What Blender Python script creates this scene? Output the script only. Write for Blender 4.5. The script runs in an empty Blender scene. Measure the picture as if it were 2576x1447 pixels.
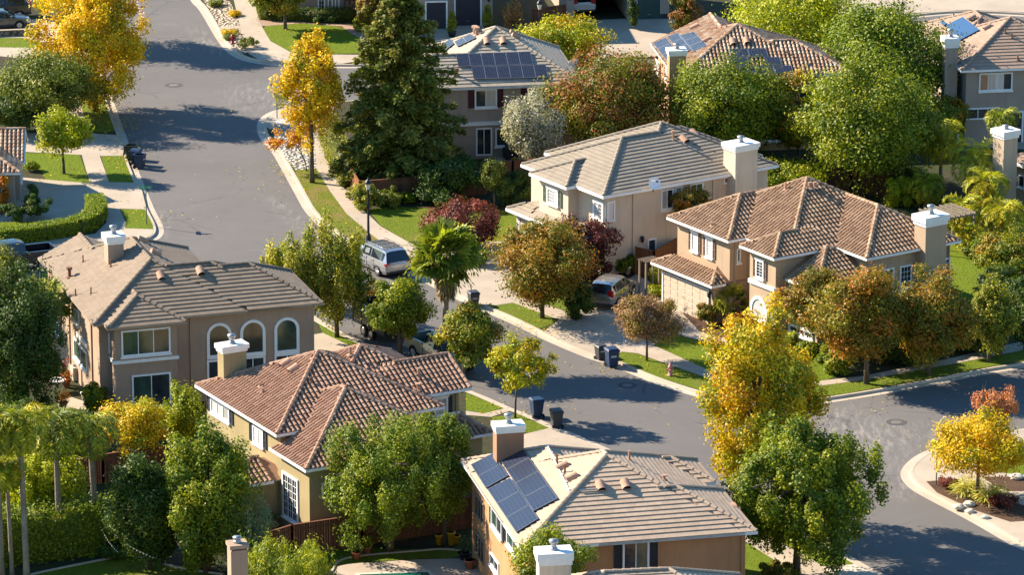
import bpy, math, random
import numpy as np
from mathutils import Vector, Matrix
rad = math.radians
D = bpy.data
SC = bpy.context.scene
COL = SC.collection
# ------------------------------------------------------------------ camera geometry (survey of the place)
FPX, PITCH, CAMH = 12080.0, rad(16.5), 86.0
CX, CY = 1288.0, 723.5
cp, sp = math.cos(PITCH), math.sin(PITCH)
G0 = 0.15                                    # height of the raised plots above the road

def ray(u, v):
    a = (u-CX)/FPX; b = (CY-v)/FPX
    return Vector((a, cp+b*sp, -sp+b*cp))
EYE = Vector((0, 0, CAMH))

def P(u, v, z=0.0):
    d = ray(u, v)
    return EYE + d*((z-CAMH)/d.z)

def scale_at(p):
    return FPX/((p-EYE).length)

def proj(p):
    x, y, z = p[0], p[1], p[2]-CAMH
    dep = y*cp-z*sp; up = y*sp+z*cp
    return CX+FPX*x/dep, CY-FPX*up/dep

# ------------------------------------------------------------------ object helpers
def link(o, parent=None):
    COL.objects.link(o)
    if parent is not None: o.parent = parent
    return o

def tag(o, label=None, cat=None, group=None, kind=None):
    if label: o['label'] = label
    if cat: o['category'] = cat
    if group: o['group'] = group
    if kind: o['kind'] = kind
    return o

def thing(name, label, cat, loc=(0, 0, 0), rz=0.0, group=None):
    o = D.objects.new(name, None)
    o.empty_display_size = .3
    link(o); o.location = loc; o.rotation_euler = (0, 0, rz)
    return tag(o, label, cat, group)

def dup(root, loc, rz, label, group=None):
    r = root.copy(); COL.objects.link(r); r.location = loc; r.rotation_euler = (0, 0, rz)
    r['label'] = label
    if group: r['group'] = group
    for ch in list(root.children):
        c = ch.copy(); COL.objects.link(c); c.parent = r
        for g in list(ch.children):
            d = g.copy(); COL.objects.link(d); d.parent = c
    return r

class MB:
    def __init__(s):
        s.v = []; s.f = []; s.m = []; s.t = []
    def add(s, vs, fs, m=0, t=.5):
        o = len(s.v); s.v.extend([tuple(p) for p in vs])
        for f in fs:
            s.f.append(tuple(i+o for i in f)); s.m.append(m); s.t.append(t)
    def quad(s, a, b, c, d, m=0, t=.5): s.add((a, b, c, d), ((0, 1, 2, 3),), m, t)
    def poly(s, pts, m=0, t=.5): s.add(pts, (tuple(range(len(pts))),), m, t)
    def box(s, x0, x1, y0, y1, z0, z1, m=0, rz=0, c=None):
        vs = [(x, y, z) for z in (z0, z1) for (x, y) in ((x0, y0), (x1, y0), (x1, y1), (x0, y1))]
        if rz:
            cx, cy = c if c else ((x0+x1)/2, (y0+y1)/2); k, q = math.cos(rz), math.sin(rz)
            vs = [(cx+(x-cx)*k-(y-cy)*q, cy+(x-cx)*q+(y-cy)*k, z) for x, y, z in vs]
        s.add(vs, ((0, 3, 2, 1), (4, 5, 6, 7), (0, 1, 5, 4), (1, 2, 6, 5), (2, 3, 7, 6), (3, 0, 4, 7)), m)
    def prism(s, pts, z0, z1, m=0):
        n = len(pts); vs = [(p[0], p[1], z0) for p in pts]+[(p[0], p[1], z1) for p in pts]
        s.add(vs, [tuple(range(n-1, -1, -1)), tuple(range(n, 2*n))]+[(i, (i+1) % n, n+(i+1) % n, n+i) for i in range(n)], m)
    def tube(s, pts, rs, n=8, m=0, cap=True):
        pts = [Vector(p) for p in pts]; rings = []
        if not hasattr(rs, '__len__'): rs = [rs]*len(pts)
        for i, p in enumerate(pts):
            d = (pts[min(i+1, len(pts)-1)]-pts[max(i-1, 0)])
            d = d.normalized() if d.length > 1e-6 else Vector((0, 0, 1))
            a = d.orthogonal().normalized() if abs(d.z) < .99 else Vector((1, 0, 0))
            if abs(d.z) < .99: a = d.cross(Vector((0, 0, 1))).normalized()
            b = d.cross(a)
            rings.append([p+(a*math.cos(2*math.pi*k/n)+b*math.sin(2*math.pi*k/n))*rs[i] for k in range(n)])
        vs = [q for r in rings for q in r]; fs = []
        for i in range(len(pts)-1):
            for k in range(n):
                fs.append((i*n+k, i*n+(k+1) % n, (i+1)*n+(k+1) % n, (i+1)*n+k))
        if cap:
            fs.append(tuple(range(n-1, -1, -1))); fs.append(tuple((len(pts)-1)*n+k for k in range(n)))
        s.add(vs, fs, m)
    def lathe(s, prof, c=(0, 0, 0), n=12, m=0):
        s.tube([(c[0], c[1], c[2]+z) for r, z in prof], [max(r, .001) for r, z in prof], n, m)
    def build(s, name, mats, parent=None, smooth=False):
        me = D.meshes.new(name); me.from_pydata(s.v, [], s.f)
        for mt in (mats if isinstance(mats, (list, tuple)) else [mats]): me.materials.append(mt)
        me.polygons.foreach_set('material_index', s.m)
        if smooth: me.polygons.foreach_set('use_smooth', [True]*len(s.f))
        a = me.attributes.new('tint', 'FLOAT', 'FACE'); a.data.foreach_set('value', s.t)
        me.update()
        return link(D.objects.new(name, me), parent)

# ------------------------------------------------------------------ materials
def rgb(h):
    h = h.lstrip('#'); c = [int(h[i:i+2], 16)/255 for i in (0, 2, 4)]
    return tuple(x/12.92 if x <= .04045 else ((x+.055)/1.055)**2.4 for x in c)

class Nd:
    def __init__(s, name):
        s.mat = D.materials.new(name); s.mat.use_nodes = True
        s.nt = s.mat.node_tree; s.nt.nodes.clear()
        s.out = s.nt.nodes.new('ShaderNodeOutputMaterial')
    def n(s, t, **kw):
        x = s.nt.nodes.new('ShaderNode'+t)
        for k, v in kw.items():
            if k in x.inputs.keys(): x.inputs[k].default_value = v
            else: setattr(x, k, v)
        return x
    def l(s, a, b): s.nt.links.new(a, b)
    def noise(s, vec, scale, detail=4, rough=.55):
        x = s.n('TexNoise'); x.inputs['Scale'].default_value = scale; x.inputs['Detail'].default_value = detail
        x.inputs['Roughness'].default_value = rough
        if vec is not None: s.l(vec, x.inputs['Vector'])
        return x.outputs['Fac']
    def ramp(s, fac, stops):
        x = s.n('ValToRGB'); e = x.color_ramp.elements
        while len(e) < len(stops): e.new(.5)
        for i, (p, c) in enumerate(stops):
            e[i].position = p; e[i].color = (*c, 1) if len(c) == 3 else c
        s.l(fac, x.inputs['Fac']); return x.outputs['Color']
    def mix(s, fac, a, b, mode='MIX'):
        x = s.n('Mix', data_type='RGBA', blend_type=mode)
        for sock, val in ((x.inputs[0], fac), (x.inputs[6], a), (x.inputs[7], b)):
            if hasattr(val, 'is_linked') or hasattr(val, 'links'): s.l(val, sock)
            elif isinstance(val, (int, float)): sock.default_value = val
            else: sock.default_value = (*val, 1)
        return x.outputs[2]
    def bsdf(s, col, rough=.8, spec=.3, metal=0, bump=None, bstr=.3, bdist=.02, **kw):
        b = s.n('BsdfPrincipled')
        if hasattr(col, 'links'): s.l(col, b.inputs['Base Color'])
        else: b.inputs['Base Color'].default_value = (*col, 1)
        if hasattr(rough, 'links'): s.l(rough, b.inputs['Roughness'])
        else: b.inputs['Roughness'].default_value = rough
        b.inputs['Specular IOR Level'].default_value = spec; b.inputs['Metallic'].default_value = metal
        for k, v in kw.items(): b.inputs[k].default_value = v
        if bump is not None:
            bn = s.n('Bump'); bn.inputs['Strength'].default_value = bstr; bn.inputs['Distance'].default_value = bdist
            s.l(bump, bn.inputs['Height']); s.l(bn.outputs['Normal'], b.inputs['Normal'])
        s.l(b.outputs['BSDF'], s.out.inputs['Surface']); return b
    def obj(s): return s.n('TexCoord').outputs['Object']
    def world(s): return s.n('NewGeometry').outputs['Position']
    def attr(s, name): 
        return s.n('Attribute', attribute_name=name)

def vary(c, k): return tuple(min(1, max(0, x*k)) for x in c)

def m_stucco(name, c):
    m = Nd(name); p = m.world()
    big = m.noise(p, .45, 4); fine = m.noise(p, 14, 3)
    st = m.n('Mapping'); st.inputs['Scale'].default_value = (2.2, 2.2, .22); m.l(p, st.inputs['Vector'])
    streak = m.noise(st.outputs['Vector'], 1.6, 4)
    col = m.ramp(big, [(.3, vary(c, .86)), (.7, vary(c, 1.06))])
    col = m.mix(m.ramp(streak, [(.52, (0, 0, 0)), (.75, (.5,)*3)]), col, vary(c, .7))
    m.bsdf(col, .9, .2, bump=fine, bstr=.35, bdist=.01); return m.mat

def m_plain(name, c, rough=.6, spec=.4, metal=0, var=.1, scale=3, bump=0, **kw):
    m = Nd(name); p = m.obj(); n = m.noise(p, scale, 4)
    col = m.ramp(n, [(.3, vary(c, 1-var)), (.7, vary(c, 1+var))])
    m.bsdf(col, rough, spec, metal, bump=m.noise(p, scale*8, 3) if bump else None, bstr=bump, **kw); return m.mat

def m_tile(name, a, b, c):
    m = Nd(name); t = m.attr('tint').outputs['Fac']; p = m.world()
    col = m.ramp(t, [(0, a), (.45, b), (1, c)])
    dirt = m.noise(p, .7, 5, .65); fine = m.noise(p, 9, 4, .7)
    col = m.mix(m.ramp(dirt, [(.42, (0, 0, 0)), (.75, (.38,)*3)]), col, vary(b, .55))
    col = m.mix(m.ramp(fine, [(.35, (.3,)*3), (.65, (0, 0, 0))]), col, vary(b, .7))
    m.bsdf(col, .85, .25, bump=fine, bstr=.25, bdist=.012); return m.mat

def m_concrete(name, c):
    m = Nd(name); p = m.world()
    big = m.noise(p, .35, 5, .6); fine = m.noise(p, 6, 5, .7)
    col = m.ramp(big, [(.3, vary(c, .80)), (.7, vary(c, 1.08))])
    col = m.mix(m.ramp(fine, [(.4, (.25,)*3), (.6, (0, 0, 0))]), col, vary(c, .72))
    stn = m.noise(p, .9, 6, .75)
    col = m.mix(m.ramp(stn, [(.58, (0, 0, 0)), (.72, (.4,)*3)]), col, vary(c, .62))
    m.bsdf(col, .88, .25, bump=fine, bstr=.15, bdist=.01); return m.mat

def m_lawn(name, g1, g2, dry, dryness):
    m = Nd(name); p = m.world()
    st = m.n('Mapping'); st.inputs['Scale'].default_value = (1, .45, 1); m.l(p, st.inputs['Vector']); q = st.outputs['Vector']
    f = m.noise(q, 9, 6, .75); mid = m.noise(p, 1.3, 4, .6); big = m.noise(p, .28, 5, .65)
    col = m.ramp(f, [(.3, vary(g1, .62)), (.5, g1), (.72, g2)])
    col = m.mix(m.ramp(mid, [(.35, (.45,)*3), (.65, (0, 0, 0))]), col, vary(g1, .8))
    col = m.mix(m.ramp(big, [(.62-dryness*.25, (0, 0, 0)), (.78-dryness*.2, (min(1, .35+dryness),)*3)]), col, m.ramp(f, [(.35, vary(dry, .7)), (.7, vary(dry, 1.15))]))
    m.bsdf(col, .95, .15, bump=f, bstr=.9, bdist=.09); return m.mat

def m_earth(name, a, b, scale=3.):
    m = Nd(name); p = m.world(); f = m.noise(p, scale*3, 6, .75); g = m.noise(p, scale*.25, 4)
    col = m.mix(m.ramp(g, [(.35, (0, 0, 0)), (.65, (1, 1, 1))]), m.ramp(f, [(.3, vary(a, .6)), (.7, vary(a, 1.3))]), m.ramp(f, [(.3, vary(b, .6)), (.7, vary(b, 1.3))]))
    m.bsdf(col, .95, .15, bump=f, bstr=.8, bdist=.08); return m.mat

def m_rocks(name, a, b):
    m = Nd(name); p = m.world()
    v = m.n('TexVoronoi'); v.inputs['Scale'].default_value = 3.6; m.l(p, v.inputs['Vector'])
    col = m.ramp(v.outputs['Distance'], [(.0, b), (.42, a), (.62, vary(a, .35))])
    h = m.ramp(v.outputs['Distance'], [(0, (1,)*3), (.7, (0,)*3)])
    m.bsdf(col, .9, .2, bump=h, bstr=1, bdist=.22); return m.mat

def m_asphalt(name):
    m = Nd(name); p = m.world()
    big = m.noise(p, .12, 5, .6); mid = m.noise(p, .8, 5, .65); fine = m.noise(p, 18, 4, .8)
    col = m.ramp(big, [(.3, (.120, .110, .104)), (.7, (.150, .138, .130))])
    col = m.mix(m.ramp(mid, [(.35, (.22,)*3), (.6, (0,)*3)]), col, (.104, .094, .088))
    col = m.mix(m.ramp(fine, [(.35, (.4,)*3), (.65, (0,)*3)]), col, (.098, .088, .082))
    # worn pale patches and hairline cracks
    st = m.n('Mapping'); st.inputs['Scale'].default_value = (.5, 1.6, 1); st.inputs['Rotation'].default_value = (0, 0, .5); m.l(p, st.inputs['Vector'])
    worn = m.noise(st.outputs['Vector'], .55, 7, .72)
    col = m.mix(m.ramp(worn, [(.60, (0,)*3), (.72, (.32,)*3)]), col, (.24, .215, .19))
    v = m.n('TexVoronoi', feature='DISTANCE_TO_EDGE'); v.inputs['Scale'].default_value = .22
    wv = m.n('TexNoise'); wv.inputs['Scale'].default_value = 1.3; wv.inputs['Detail'].default_value = 5; m.l(p, wv.inputs['Vector'])
    mx = m.n('Mix', data_type='VECTOR'); mx.inputs[0].default_value = .35; m.l(p, mx.inputs[4]); m.l(wv.outputs['Color'], mx.inputs[5])
    m.l(mx.outputs[1], v.inputs['Vector'])
    crk = m.ramp(v.outputs['Distance'], [(0, (.6,)*3), (.012, (0,)*3)])
    gate = m.ramp(m.noise(p, .2, 2), [(.5, (0,)*3), (.6, (1,)*3)])
    col = m.mix(m.mix(1, crk, gate, 'MULTIPLY'), col, (.03, .03, .032))
    # pale tyre scuffs where cars turn, tied to their places on the road
    for (u, v, rx, ry, ro, k) in ((2110, 1090, 4.5, 9, .4, .55), (2240, 1095, 5, 3, .3, .4), (655, 250, 3.2, 7, .3, .35), (408, 560, .8, 4.5, .1, .5), (735, 545, 1.2, 8, .35, .35), (2290, 1210, 1.2, 5, -.2, .5), (530, 110, 1.2, 8, .3, .4)):
        c = P(u, v, 0); mp = m.n('Mapping', vector_type='TEXTURE'); mp.inputs['Location'].default_value = c; mp.inputs['Rotation'].default_value = (0, 0, ro); mp.inputs['Scale'].default_value = (rx, ry, 50); m.l(p, mp.inputs['Vector'])
        ln = m.n('VectorMath', operation='LENGTH'); m.l(mp.outputs['Vector'], ln.inputs[0]); fall = m.ramp(ln.outputs['Value'], [(.3, (1,)*3), (1, (0,)*3)])
        st2 = m.n('Mapping'); st2.inputs['Rotation'].default_value = (0, 0, -ro); st2.inputs['Scale'].default_value = (2.4, .45, 1); m.l(p, st2.inputs['Vector'])
        ns = m.ramp(m.noise(st2.outputs['Vector'], 1.3, 6, .7), [(.47, (0,)*3), (.66, (k,)*3)])
        col = m.mix(m.mix(1, fall, ns, 'MULTIPLY'), col, (.36, .32, .28))
    m.bsdf(col, .85, .3, bump=fine, bstr=.25, bdist=.01); return m.mat

def m_wood(name, a, b):
    m = Nd(name); p = m.obj()
    st = m.n('Mapping'); st.inputs['Scale'].default_value = (7, 7, .5); m.l(p, st.inputs['Vector'])
    g = m.noise(st.outputs['Vector'], 1.5, 5, .6); t = m.attr('tint').outputs['Fac']
    col = m.mix(t, m.ramp(g, [(.3, vary(a, .7)), (.7, a)]), m.ramp(g, [(.3, vary(b, .7)), (.7, b)]))
    m.bsdf(col, .85, .2, bump=g, bstr=.3); return m.mat

def m_leaf():
    m = Nd('foliage'); c = m.attr('leafcol').outputs['Color']
    d = m.n('BsdfPrincipled'); m.l(c, d.inputs['Base Color']); d.inputs['Roughness'].default_value = .55
    d.inputs['Specular IOR Level'].default_value = .28
    t = m.n('BsdfTranslucent'); tc = m.mix(1, c, (1.02, 1.14, .5), 'MULTIPLY'); m.l(tc, t.inputs['Color'])
    x = m.n('MixShader'); x.inputs[0].default_value = .30
    m.l(d.outputs['BSDF'], x.inputs[1]); m.l(t.outputs['BSDF'], x.inputs[2]); m.l(x.outputs['Shader'], m.out.inputs['Surface'])
    return m.mat

def m_glass(name, c, rough=.08, curtain=None):
    m = Nd(name); p = m.obj()
    col = m.ramp(m.noise(p, .9, 3), [(.35, vary(c, .55)), (.65, vary(c, 1.4))])
    if curtain:
        st = m.n('Mapping'); st.inputs['Scale'].default_value = (9, 9, .2); m.l(p, st.inputs['Vector'])
        col = m.ramp(m.noise(st.outputs['Vector'], 1.5, 2), [(.3, vary(curtain, .7)), (.7, curtain)])
    m.bsdf(col, rough, .8); return m.mat

def m_paint(name, c, metal=.5, rough=.32):
    m = Nd(name); p = m.obj(); n = m.noise(p, 1.5, 3)
    col = m.ramp(n, [(.3, vary(c, .93)), (.7, vary(c, 1.05))])
    m.bsdf(col, rough, .5, metal, **{'Coat Weight': .6, 'Coat Roughness': .08}); return m.mat

LEAF = m_leaf()
BARK = m_earth('bark', (.10, .075, .055), (.17, .14, .11), 4)
BARK_PALM = m_earth('palm_bark', (.24, .18, .13), (.34, .28, .22), 3)
WHITE = m_plain('white_trim', (.78, .77, .74), .55, .3, var=.06)
WHITE_BR = m_plain('white_frame', (.8, .8, .8), .4, .4, var=.03)
BROWN_TRIM = m_plain('brown_trim', (.23, .17, .13), .6, .3)
CONC = m_concrete('concrete', (.42, .345, .265))
CONC_NEW = m_concrete('new_concrete', (.58, .5, .41))
KERBM = m_concrete('kerb_concrete', (.47, .395, .31))
LAWN = m_lawn('lush_lawn', (.115, .160, .006), (.19, .225, .009), (.24, .17, .06), .0)
LAWN_DRY = m_lawn('patchy_lawn', (.125, .148, .010), (.19, .195, .016), (.25, .165, .06), .55)
LAWN_MID = m_lawn('worn_lawn', (.112, .150, .008), (.18, .21, .012), (.24, .175, .05), .25)
EARTH = m_earth('garden_earth', (.055, .045, .028), (.040, .052, .016), 1.5)
MULCH = m_earth('bark_mulch', (.085, .048, .032), (.11, .065, .04), 4)
ROCKS = m_rocks('white_rocks', (.50, .46, .40), (.66, .62, .55))
ROCKS_TAN = m_rocks('tan_rocks', (.50, .40, .29), (.66, .54, .40))
ASPH = m_asphalt('asphalt')
PAVER = m_concrete('brick_paving', (.36, .24, .17))
IRON = m_plain('cast_iron', (.10, .09, .085), .6, .4, .3)
BLACKM = m_plain('black_paint', (.018, .02, .028), .45, .4)
GALV = m_plain('galvanised_steel', (.35, .36, .37), .4, .4, .7)
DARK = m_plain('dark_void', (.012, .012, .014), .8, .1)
RUBBER = m_plain('tyre_rubber', (.02, .02, .021), .8, .2)
RIM = m_plain('alloy_rim', (.5, .5, .5), .3, .5, .8)
GL_D = m_glass('window_glass', (.035, .045, .05))
GL_G = m_glass('green_window_glass', (.045, .085, .065), .1)
GL_C = m_glass('curtained_glass', (.3, .3, .3), .2, (.42, .42, .40))
GL_B = m_glass('blinds_glass', (.3, .3, .3), .2, (.6, .6, .6))
CAR_GL = m_plain('car_glass', (.012, .016, .022), .05, .7, var=.02)
SOLAR = m_plain('solar_cells', (.020, .027, .052), .3, .32, var=.15, scale=9)
SOLAR_LN = m_plain('solar_grid', (.30, .31, .34), .35, .5, .3)
CLAY = m_plain('clay_vent', (.42, .25, .17), .8, .25, var=.15)
RUST = m_plain('rusty_pipe', (.20, .10, .06), .8, .2, var=.3, scale=12)
CHARC = m_plain('charcoal_paint', (.03, .034, .042), .6, .3)
TAIL = m_plain('tail_light', (.45, .012, .015), .25, .5)
FENCE = m_wood('redwood_fence', (.11, .05, .03), (.19, .085, .045))
FENCE_L = m_wood('orange_fence', (.20, .085, .035), (.28, .12, .05))
TERRA = m_plain('terracotta', (.36, .13, .07), .8, .2)
SOLAR_DK = m_plain('dark_solar_grid', (.13, .14, .17), .35, .5, .2)
BIN_BLUE = m_plain('blue_plastic', (.012, .034, .085), .5, .4)
BIN_GREY = m_plain('grey_plastic', (.045, .048, .055), .5, .4)
BIN_GREEN = m_plain('dark_green_plastic', (.02, .035, .03), .5, .4)
SIGN_G = m_plain('sign_green', (.0, .22, .12), .4, .4)

# ------------------------------------------------------------------ leaf meshes
def leaf_mesh(name, pos, nrm, L, W, cols, parent, up=None, core=None):
    n = len(pos); rs = np.random.RandomState(n)
    nrm = nrm/np.maximum(np.linalg.norm(nrm, axis=1, keepdims=True), 1e-6)
    a = rs.randn(n, 3) if up is None else up
    a = a-nrm*np.sum(a*nrm, axis=1, keepdims=True)
    a /= np.maximum(np.linalg.norm(a, axis=1, keepdims=True), 1e-6)
    b = np.cross(nrm, a)
    L = np.broadcast_to(np.asarray(L, float), (n,))[:, None]; W = np.broadcast_to(np.asarray(W, float), (n,))[:, None]
    v = np.empty((n, 4, 3)); fold = nrm*W*.18
    v[:, 0] = pos-a*L*.5; v[:, 1] = pos+b*W*.5+fold+a*L*.08; v[:, 2] = pos+a*L*.5; v[:, 3] = pos-b*W*.5+fold+a*L*.08
    verts = v.reshape(-1, 3); idx = np.arange(4*n, dtype=np.int32); st = np.arange(0, 4*n, 4, dtype=np.int32); tot = np.full(n, 4, np.int32)
    c4 = np.ones((n, 4)); c4[:, :3] = np.clip(cols, 0, 1)
    if core is not None:
        cv, cf, cc = core
        k = len(verts); verts = np.vstack([verts, np.array(cv)])
        ex = [i+k for f in cf for i in f]; st2 = np.cumsum([0]+[len(f) for f in cf])[:-1]+len(idx)
        idx = np.concatenate([idx, np.array(ex, np.int32)]); st = np.concatenate([st, st2.astype(np.int32)])
        c4 = np.vstack([c4, np.tile(np.array([*cc, 1.]), (len(cf), 1))])
    me = D.meshes.new(name)
    me.vertices.add(len(verts)); me.vertices.foreach_set('co', verts.ravel())
    me.loops.add(len(idx)); me.loops.foreach_set('vertex_index', idx)
    me.polygons.add(len(st)); me.polygons.foreach_set('loop_start', st)
    me.update(calc_edges=True)
    at = me.attributes.new('leafcol', 'FLOAT_COLOR', 'FACE'); at.data.foreach_set('color', c4.ravel())
    me.materials.append(LEAF)
    return link(D.objects.new(name, me), parent)

def pick(rs, pal, n, clump, zrel=None, nb=1.0):
    """leaf colours: every clump leans to one colour of the palette, single leaves stray from it"""
    cols = np.array([p[0] for p in pal]); w = np.array([p[1] for p in pal], float); w /= w.sum()
    nc = clump.max()+1
    base = rs.choice(len(pal), nc, p=w); own = rs.choice(len(pal), n, p=w)
    use = np.where(rs.rand(n) < .62, base[clump], own)
    c = cols[use]*np.array([1.56, 1.58, .9])*(1+.22*(rs.rand(nc)-.5))[clump][:, None]*(1+.38*(rs.rand(n, 1)-.5))
    return c

PAL = dict(
 goldmix=[((.44, .29, .012), 5), ((.40, .19, .014), 1.2), ((.29, .25, .015), 2.2), ((.12, .14, .018), 1.2)],
 gold=[((.50, .315, .010), 6), ((.44, .22, .014), 1.3), ((.37, .29, .015), 2.2), ((.16, .165, .02), 1.0)],
 goldgreen=[((.36, .275, .012), 3.4), ((.27, .26, .015), 3.4), ((.13, .16, .018), 2.2), ((.34, .18, .02), .4)],
 lime=[((.20, .215, .014), 4), ((.26, .24, .016), 2.2), ((.115, .145, .02), 2)],
 limebright=[((.25, .255, .010), 4), ((.30, .28, .012), 2), ((.14, .165, .015), 2)],
 green=[((.115, .145, .016), 3), ((.075, .11, .016), 3), ((.19, .195, .018), 2)],
 greenlime=[((.135, .155, .014), 3), ((.075, .105, .016), 2.8), ((.22, .215, .016), 2)],
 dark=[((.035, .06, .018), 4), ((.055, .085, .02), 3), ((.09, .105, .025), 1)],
 conifer=[((.085, .098, .026), 4), ((.125, .128, .036), 3), ((.18, .155, .05), 1.4), ((.2, .13, .06), .35)],
 olive=[((.12, .135, .035), 3), ((.17, .17, .04), 3), ((.07, .09, .025), 2)],
 olivegold=[((.17, .17, .03), 3), ((.28, .23, .03), 2), ((.08, .10, .025), 2)],
 silver=[((.30, .275, .38), 3), ((.23, .21, .27), 2), ((.16, .155, .17), 1.2)],
 greygreen=[((.22, .245, .20), 3), ((.15, .175, .13), 2), ((.28, .29, .25), 1)],
 plum=[((.13, .032, .042), 3), ((.20, .05, .055), 2), ((.075, .022, .035), 3)],
 plumdark=[((.085, .022, .036), 4), ((.16, .032, .045), 1.5), ((.05, .02, .03), 2)],
 dusty=[((.235, .125, .095), 3), ((.30, .165, .12), 2), ((.16, .085, .065), 2), ((.20, .15, .06), .8)],
 redgreen=[((.21, .075, .04), 2.6), ((.15, .14, .025), 3), ((.08, .095, .022), 2.6), ((.26, .16, .03), .8)],
 autumn=[((.24, .125, .026), 3.2), ((.165, .14, .02), 3), ((.09, .095, .018), 2.4), ((.30, .10, .02), 1.2)],
 autumngreen=[((.16, .165, .02), 3), ((.09, .12, .02), 3), ((.27, .15, .025), 1.6), ((.32, .23, .02), .8)],
 orange=[((.42, .13, .02), 3), ((.38, .22, .02), 2), ((.25, .09, .02), 1)],
 yelloworange=[((.40, .275, .012), 5), ((.36, .18, .016), 1), ((.24, .24, .02), 2)],
 redshrub=[((.42, .07, .025), 3), ((.40, .18, .03), 2), ((.12, .15, .02), 2)],
 pink=[((.36, .13, .11), 3), ((.42, .18, .14), 2), ((.24, .12, .06), 1)],
 palm=[((.13, .155, .025), 3), ((.24, .235, .04), 2), ((.07, .09, .02), 1.5)],
 fan=[((.17, .175, .04), 3), ((.28, .265, .08), 2.4), ((.09, .10, .025), 1.5)],
 palmgold=[((.27, .26, .025), 3), ((.38, .29, .02), 2), ((.14, .165, .02), 2)],
 hedge=[((.14, .18, .012), 3), ((.21, .225, .016), 2.4), ((.07, .11, .014), 1.2)],
 straw=[((.42, .36, .14), 2), ((.30, .31, .10), 2), ((.20, .24, .06), 1)],
)

def sphere_dirs(rs, n):
    d = rs.randn(n, 3); return d/np.linalg.norm(d, axis=1, keepdims=True)

def crown_points(rs, shape, a, c, zc, K, N, rc):
    """clump centres in the crown's envelope, then leaves round every clump"""
    if shape in ('round', 'upright', 'weep', 'vase', 'tall'):
        d = sphere_dirs(rs, K); r = .42+.58*rs.rand(K)**.55
        lob = 1+.16*np.sin(3*np.arctan2(d[:, 1], d[:, 0])+rs.rand()*6)*np.cos(2*d[:, 2]+rs.rand()*6)+.10*rs.randn(K)
        q = d*(r*lob)[:, None]
        wz = np.ones(K)
        if shape == 'vase': wz = .42+.58*np.clip((q[:, 2]+1)/1.6, 0, 1)
        if shape in ('upright', 'tall'): wz = np.where(q[:, 2] > 0, 1-.14*np.clip(q[:, 2], 0, 1), 1-.03*np.abs(q[:, 2]))
        s = np.array([max(a-rc*.55, a*.5), max(a-rc*.55, a*.5), max(c-rc*.6, c*.5)])
        ctr = q*s; ctr[:, :2] *= wz[:, None]
    elif shape == 'cone':
        t = rs.rand(K)**.75; ang = rs.rand(K)*2*np.pi; r = a*(1-t)**.85*(.45+.55*rs.rand(K)**.5)
        ctr = np.stack([r*np.cos(ang), r*np.sin(ang), -c+2*c*t], 1)
    k = rs.randint(0, K, N); k.sort()
    rad_ = rc*(.65+.7*rs.rand(K))
    e = sphere_dirs(rs, N); rr = rs.rand(N)**.36*np.where(rs.rand(N) < .22, 1+.6*rs.rand(N), 1.)
    st = {'upright': (.82, 1.3), 'weep': (.65, 2.0), 'tall': (.88, 1.15), 'vase': (.8, 1.4)}.get(shape, (1, .82))
    off = e*(rr*rad_[k])[:, None]*np.array([st[0], st[0], st[1]])
    pos = ctr[k]+off; pos[:, 2] += zc
    out = pos-np.array([0, 0, zc]); out /= np.maximum(np.linalg.norm(out, axis=1, keepdims=True), 1e-6)
    nrm = e*.55+out*.35+rs.randn(N, 3)*.5+np.array([0, 0, .25])
    return ctr, pos, nrm, k

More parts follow.
